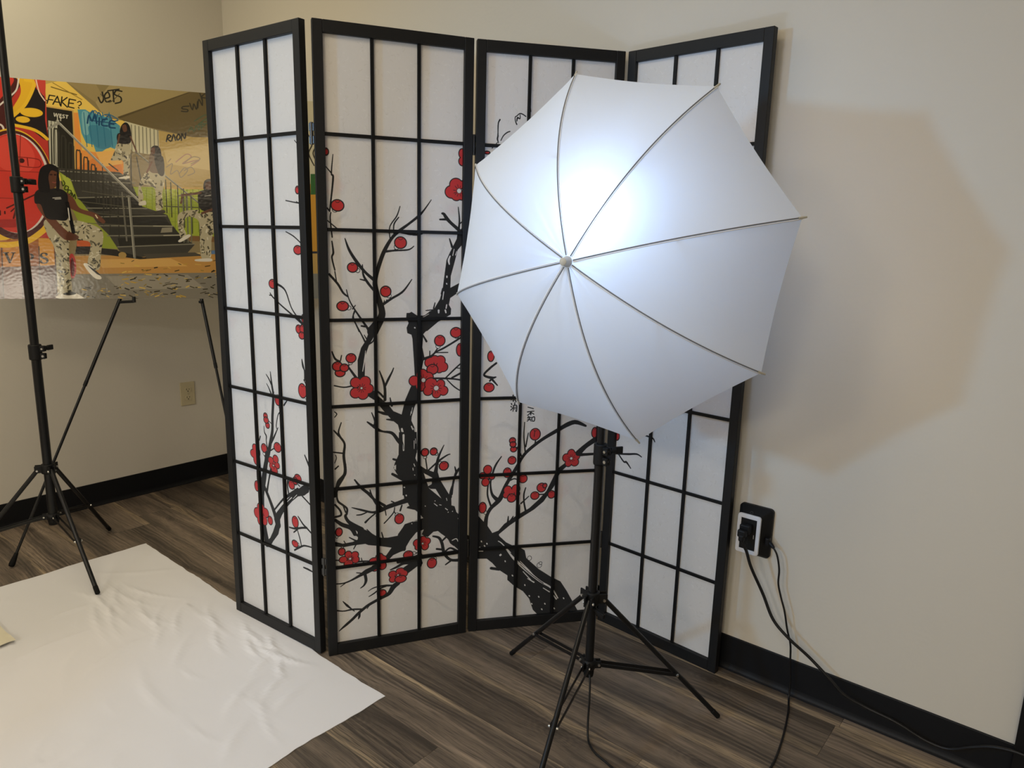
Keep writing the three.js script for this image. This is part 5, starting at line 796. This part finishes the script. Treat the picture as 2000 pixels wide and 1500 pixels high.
const cloth = mesh('floor_cloth', clothGeo(CX0, CX1, CZ0, CZ1, 0.0055, 0.0004, 0.0016, (x, z) => {
  const ex = Math.min(1, Math.min(x - CX0, CX1 - x) / 0.05), ez = Math.min(1, (z - CZ0) / 0.05), e = Math.max(0, Math.min(ex, ez));
  const under = Math.exp(-Math.pow(Math.max(0, Math.abs(x - 1.54) - 0.24) / 0.03, 2)) * Math.max(0, Math.min(1, (0.825 - z) / 0.02));   // pressed flat where the screen stands on it
  const wz = z + (z - CZ0 < 0.12 ? 0.007 * noise.noise(x * 9, 1.5, 0) + 0.003 * noise.noise(x * 30, 4.5, 0) : 0), wx = x + (x - CX0 < 0.12 || CX1 - x < 0.12 ? 0.006 * noise.noise(z * 8, 7.5, 0) + 0.003 * noise.noise(z * 28, 2.5, 0) : 0);
  return [wx, wz, wrinkle(x, z) * (0.3 + 0.7 * e) * (1 - under)];
}), muslin);
tag(cloth, 'large cream muslin cloth spread over the wood floor with soft creases', 'cloth');
const flap = mesh('fabric_corner', clothGeo(0.5, 1.02, 1.358, 1.95, 0.01, 0.0, 0.0018, (x, z) => {
  const r = Math.hypot(x - 1.02, z - 1.358), X = x - 0.06 * (z - 1.358), Z = z + 0.02 * (1.02 - x);
  return [X, Z, wrinkle(X, Z) + 0.005 + 0.008 * Math.exp(-r * r * 160) + 0.004 * Math.max(0, Math.sin(x * 24 + z * 9)) * Math.min(1, r * 12)];
}), std({ color: new THREE.Color(0.76, 0.71, 0.56), roughness: 0.95 }));
tag(flap, 'corner of a smaller pale yellow cloth lying on the large cream cloth', 'cloth');

// ------------------------------------------------------------------ outlets, adapter and cords
function receptacle(o, c, right, up, out, plate) {               // a duplex receptacle face on a plate
  const M = new THREE.Matrix4().makeBasis(right, up, out).setPosition(c);
  const add = (name, gs, m) => mesh(name, gs.map((q) => q.applyMatrix4(M)), m, o);
  add('cover_plate', [rbox(0.072, 0.116, 0.006, 0.0025, 0, 0, 0.003)], plate);
  for (const s of [1, -1]) {
    const f = add('socket_face', [new THREE.CylinderGeometry(0.0172, 0.0172, 0.004, 32).rotateX(Math.PI / 2).scale(1, 0.84, 1).translate(0, s * 0.0195, 0.0065)], plate);
    mesh('slots', [box(0.0022, 0.008, 0.002, -0.0063, s * 0.0195 + 0.003, 0.0079), box(0.0022, 0.0065, 0.002, 0.0063, s * 0.0195 + 0.003, 0.0079), new THREE.CylinderGeometry(0.0026, 0.0026, 0.002, 14).rotateX(Math.PI / 2).translate(0, s * 0.0195 - 0.0062, 0.0079)].map((q) => q.applyMatrix4(M)), darkHole, f);
  }
  add('screw', [new THREE.CylinderGeometry(0.003, 0.003, 0.0022, 14).rotateX(Math.PI / 2).translate(0, 0, 0.0066)], plate === ivoryPlastic ? ivoryPlastic : steel);
}
const outlet = thing('wall_outlet', 'ivory duplex power outlet low on the left wall behind the easel', 'outlet');
receptacle(outlet, V(0, 0.455, 0.2865), V(0, 0, -1), UP, V(1, 0, 0), ivoryPlastic);

const tap = thing('outlet_extender', 'black wall outlet adapter with a white framed front, right of the screen', 'power adapter');
{
  // body: wide at the wall, narrower at the front; the photo's left side is nearly straight, the right and top slope
  const rr = (w, h, r) => { const s = new THREE.Shape(); s.moveTo(-w / 2 + r, -h / 2); s.lineTo(w / 2 - r, -h / 2); s.absarc(w / 2 - r, -h / 2 + r, r, -Math.PI / 2, 0); s.lineTo(w / 2, h / 2 - r); s.absarc(w / 2 - r, h / 2 - r, r, 0, Math.PI / 2); s.lineTo(-w / 2 + r, h / 2); s.absarc(-w / 2 + r, h / 2 - r, r, Math.PI / 2, Math.PI); s.lineTo(-w / 2, -h / 2 + r); s.absarc(-w / 2 + r, -h / 2 + r, r, Math.PI, 1.5 * Math.PI); return s.getPoints(8); };
  const rings = [[0.0965, 0.146, 0.0, 2.7465, 0.4575], [0.0965, 0.146, 0.010, 2.7465, 0.4575], [0.063, 0.112, 0.040, 2.7415, 0.456], [0.061, 0.110, 0.0415, 2.7415, 0.456]];
  const pos = [], idx = [], N = rr(1, 1, 0.1).length;
  for (const [w, h, z, x, y] of rings) for (const q of rr(w, h, 0.011)) pos.push(x + q.x, y + q.y, z);
  for (let i = 0; i + 1 < rings.length; i++) for (let j = 0; j < N; j++) { const a = i * N + j, b = i * N + (j + 1) % N; idx.push(a, b, a + N, b, b + N, a + N); }
  const last = (rings.length - 1) * N; for (let j = 1; j + 1 < N; j++) idx.push(last, last + j, last + j + 1);
  let g = new THREE.BufferGeometry(); g.setAttribute('position', new THREE.Float32BufferAttribute(pos, 3)); g.setIndex(idx); g = toCreasedNormals(g, 0.5);
  mesh('body', g, plasticBlack, tap);
  const fr = new THREE.Shape(rr(0.0625, 0.112, 0.006)); fr.holes.push(new THREE.Path(rr(0.0475, 0.094, 0.002)));
  const front = mesh('front_frame', new THREE.ExtrudeGeometry(fr, { depth: 0.005, bevelEnabled: true, bevelSize: 0.0015, bevelThickness: 0.0015, bevelSegments: 2 }).translate(2.7415, 0.456, 0.041), whitePlastic, tap); front.userData.label = 'white raised frame';
  const face = mesh('front_face', rbox(0.047, 0.0935, 0.004, 0.001, 2.7415, 0.456, 0.043), plasticBlack, tap);
  mesh('slots', [box(0.0022, 0.008, 0.001, 2.7352, 0.437, 0.0453), box(0.0022, 0.0065, 0.001, 2.7478, 0.437, 0.0453), rod(V(2.7415, 0.429, 0.0445), V(2.7415, 0.429, 0.0458), 0.0026, 0.0026, 12)], darkHole, face);
  mesh('label', [box(0.0015, 0.011, 0.0004, 2.7575, 0.4515, 0.0452)], std({ color: new THREE.Color(0.5, 0.5, 0.5), roughness: 0.6 }), face);
  mesh('badge', [box(0.018, 0.0022, 0.0006, 2.7415, 0.522, 0.0184).rotateX(0)], std({ color: new THREE.Color(0.06, 0.06, 0.065), roughness: 0.4 }), tap);
  mesh('indicator', [new THREE.TorusGeometry(0.004, 0.0007, 8, 20).rotateX(-0.9).translate(2.7415, 0.5165, 0.0335)], std({ color: new THREE.Color(0.04, 0.04, 0.045), roughness: 0.4 }), tap);
}
const powerCord = thing('power_cord', 'thick black power cord plugged into the front of the wall adapter', 'cord');
mesh('plug', [rbox(0.03, 0.026, 0.024, 0.004, 2.7385, 0.476, 0.0575), rbox(0.024, 0.022, 0.022, 0.005, 2.7365, 0.467, 0.0745), rbox(0.016, 0.02, 0.018, 0.005, 2.738, 0.455, 0.08)], plasticBlack, powerCord);
mesh('cable', [hose([V(2.738, 0.456, 0.081), V(2.743, 0.44, 0.082), V(2.753, 0.421, 0.078), V(2.768, 0.38, 0.075), V(2.805, 0.302, 0.06), V(2.842, 0.235, 0.06), V(2.886, 0.198, 0.058), V(2.941, 0.16, 0.048), V(2.999, 0.118, 0.045), V(3.036, 0.089, 0.043), V(3.091, 0.071, 0.034), V(3.165, 0.062, 0.032), V(3.238, 0.043, 0.03), V(3.283, 0.046, 0.032), V(3.332, 0.079, 0.036), V(3.376, 0.104, 0.04), V(3.44, 0.115, 0.045), V(3.55, 0.09, 0.06), V(3.68, 0.02, 0.1), V(3.8, 0.007, 0.2), V(3.95, 0.007, 0.5)], 0.0043, 220)], cordRubber, powerCord);
const thinCord = thing('charger_cord', 'thin black cord plugged into the side of the wall adapter', 'cord');
mesh('plug', [rbox(0.012, 0.022, 0.022, 0.003, 2.791, 0.442, 0.02), rod(V(2.795, 0.44, 0.022), V(2.811, 0.431, 0.03), 0.0068, 0.0042, 14)], plasticBlack, thinCord);
mesh('cable', [hose([V(2.809, 0.432, 0.029), V(2.821, 0.417, 0.031), V(2.832, 0.374, 0.03), V(2.834, 0.332, 0.03), V(2.845, 0.295, 0.03), V(2.858, 0.26, 0.03), V(2.871, 0.205, 0.028), V(2.883, 0.165, 0.026), V(2.889, 0.103, 0.026), V(2.895, 0.045, 0.027), V(2.898, 0.01, 0.035), V(2.905, 0.0035, 0.055), V(2.914, 0.0035, 0.082), V(2.94, 0.0035, 0.194), V(2.956, 0.0035, 0.293), V(2.959, 0.0035, 0.337), V(2.961, 0.0035, 0.424), V(2.99, 0.0035, 0.7)], 0.0026, 200)], cordRubber, thinCord);

renderer.render(scene, camera);
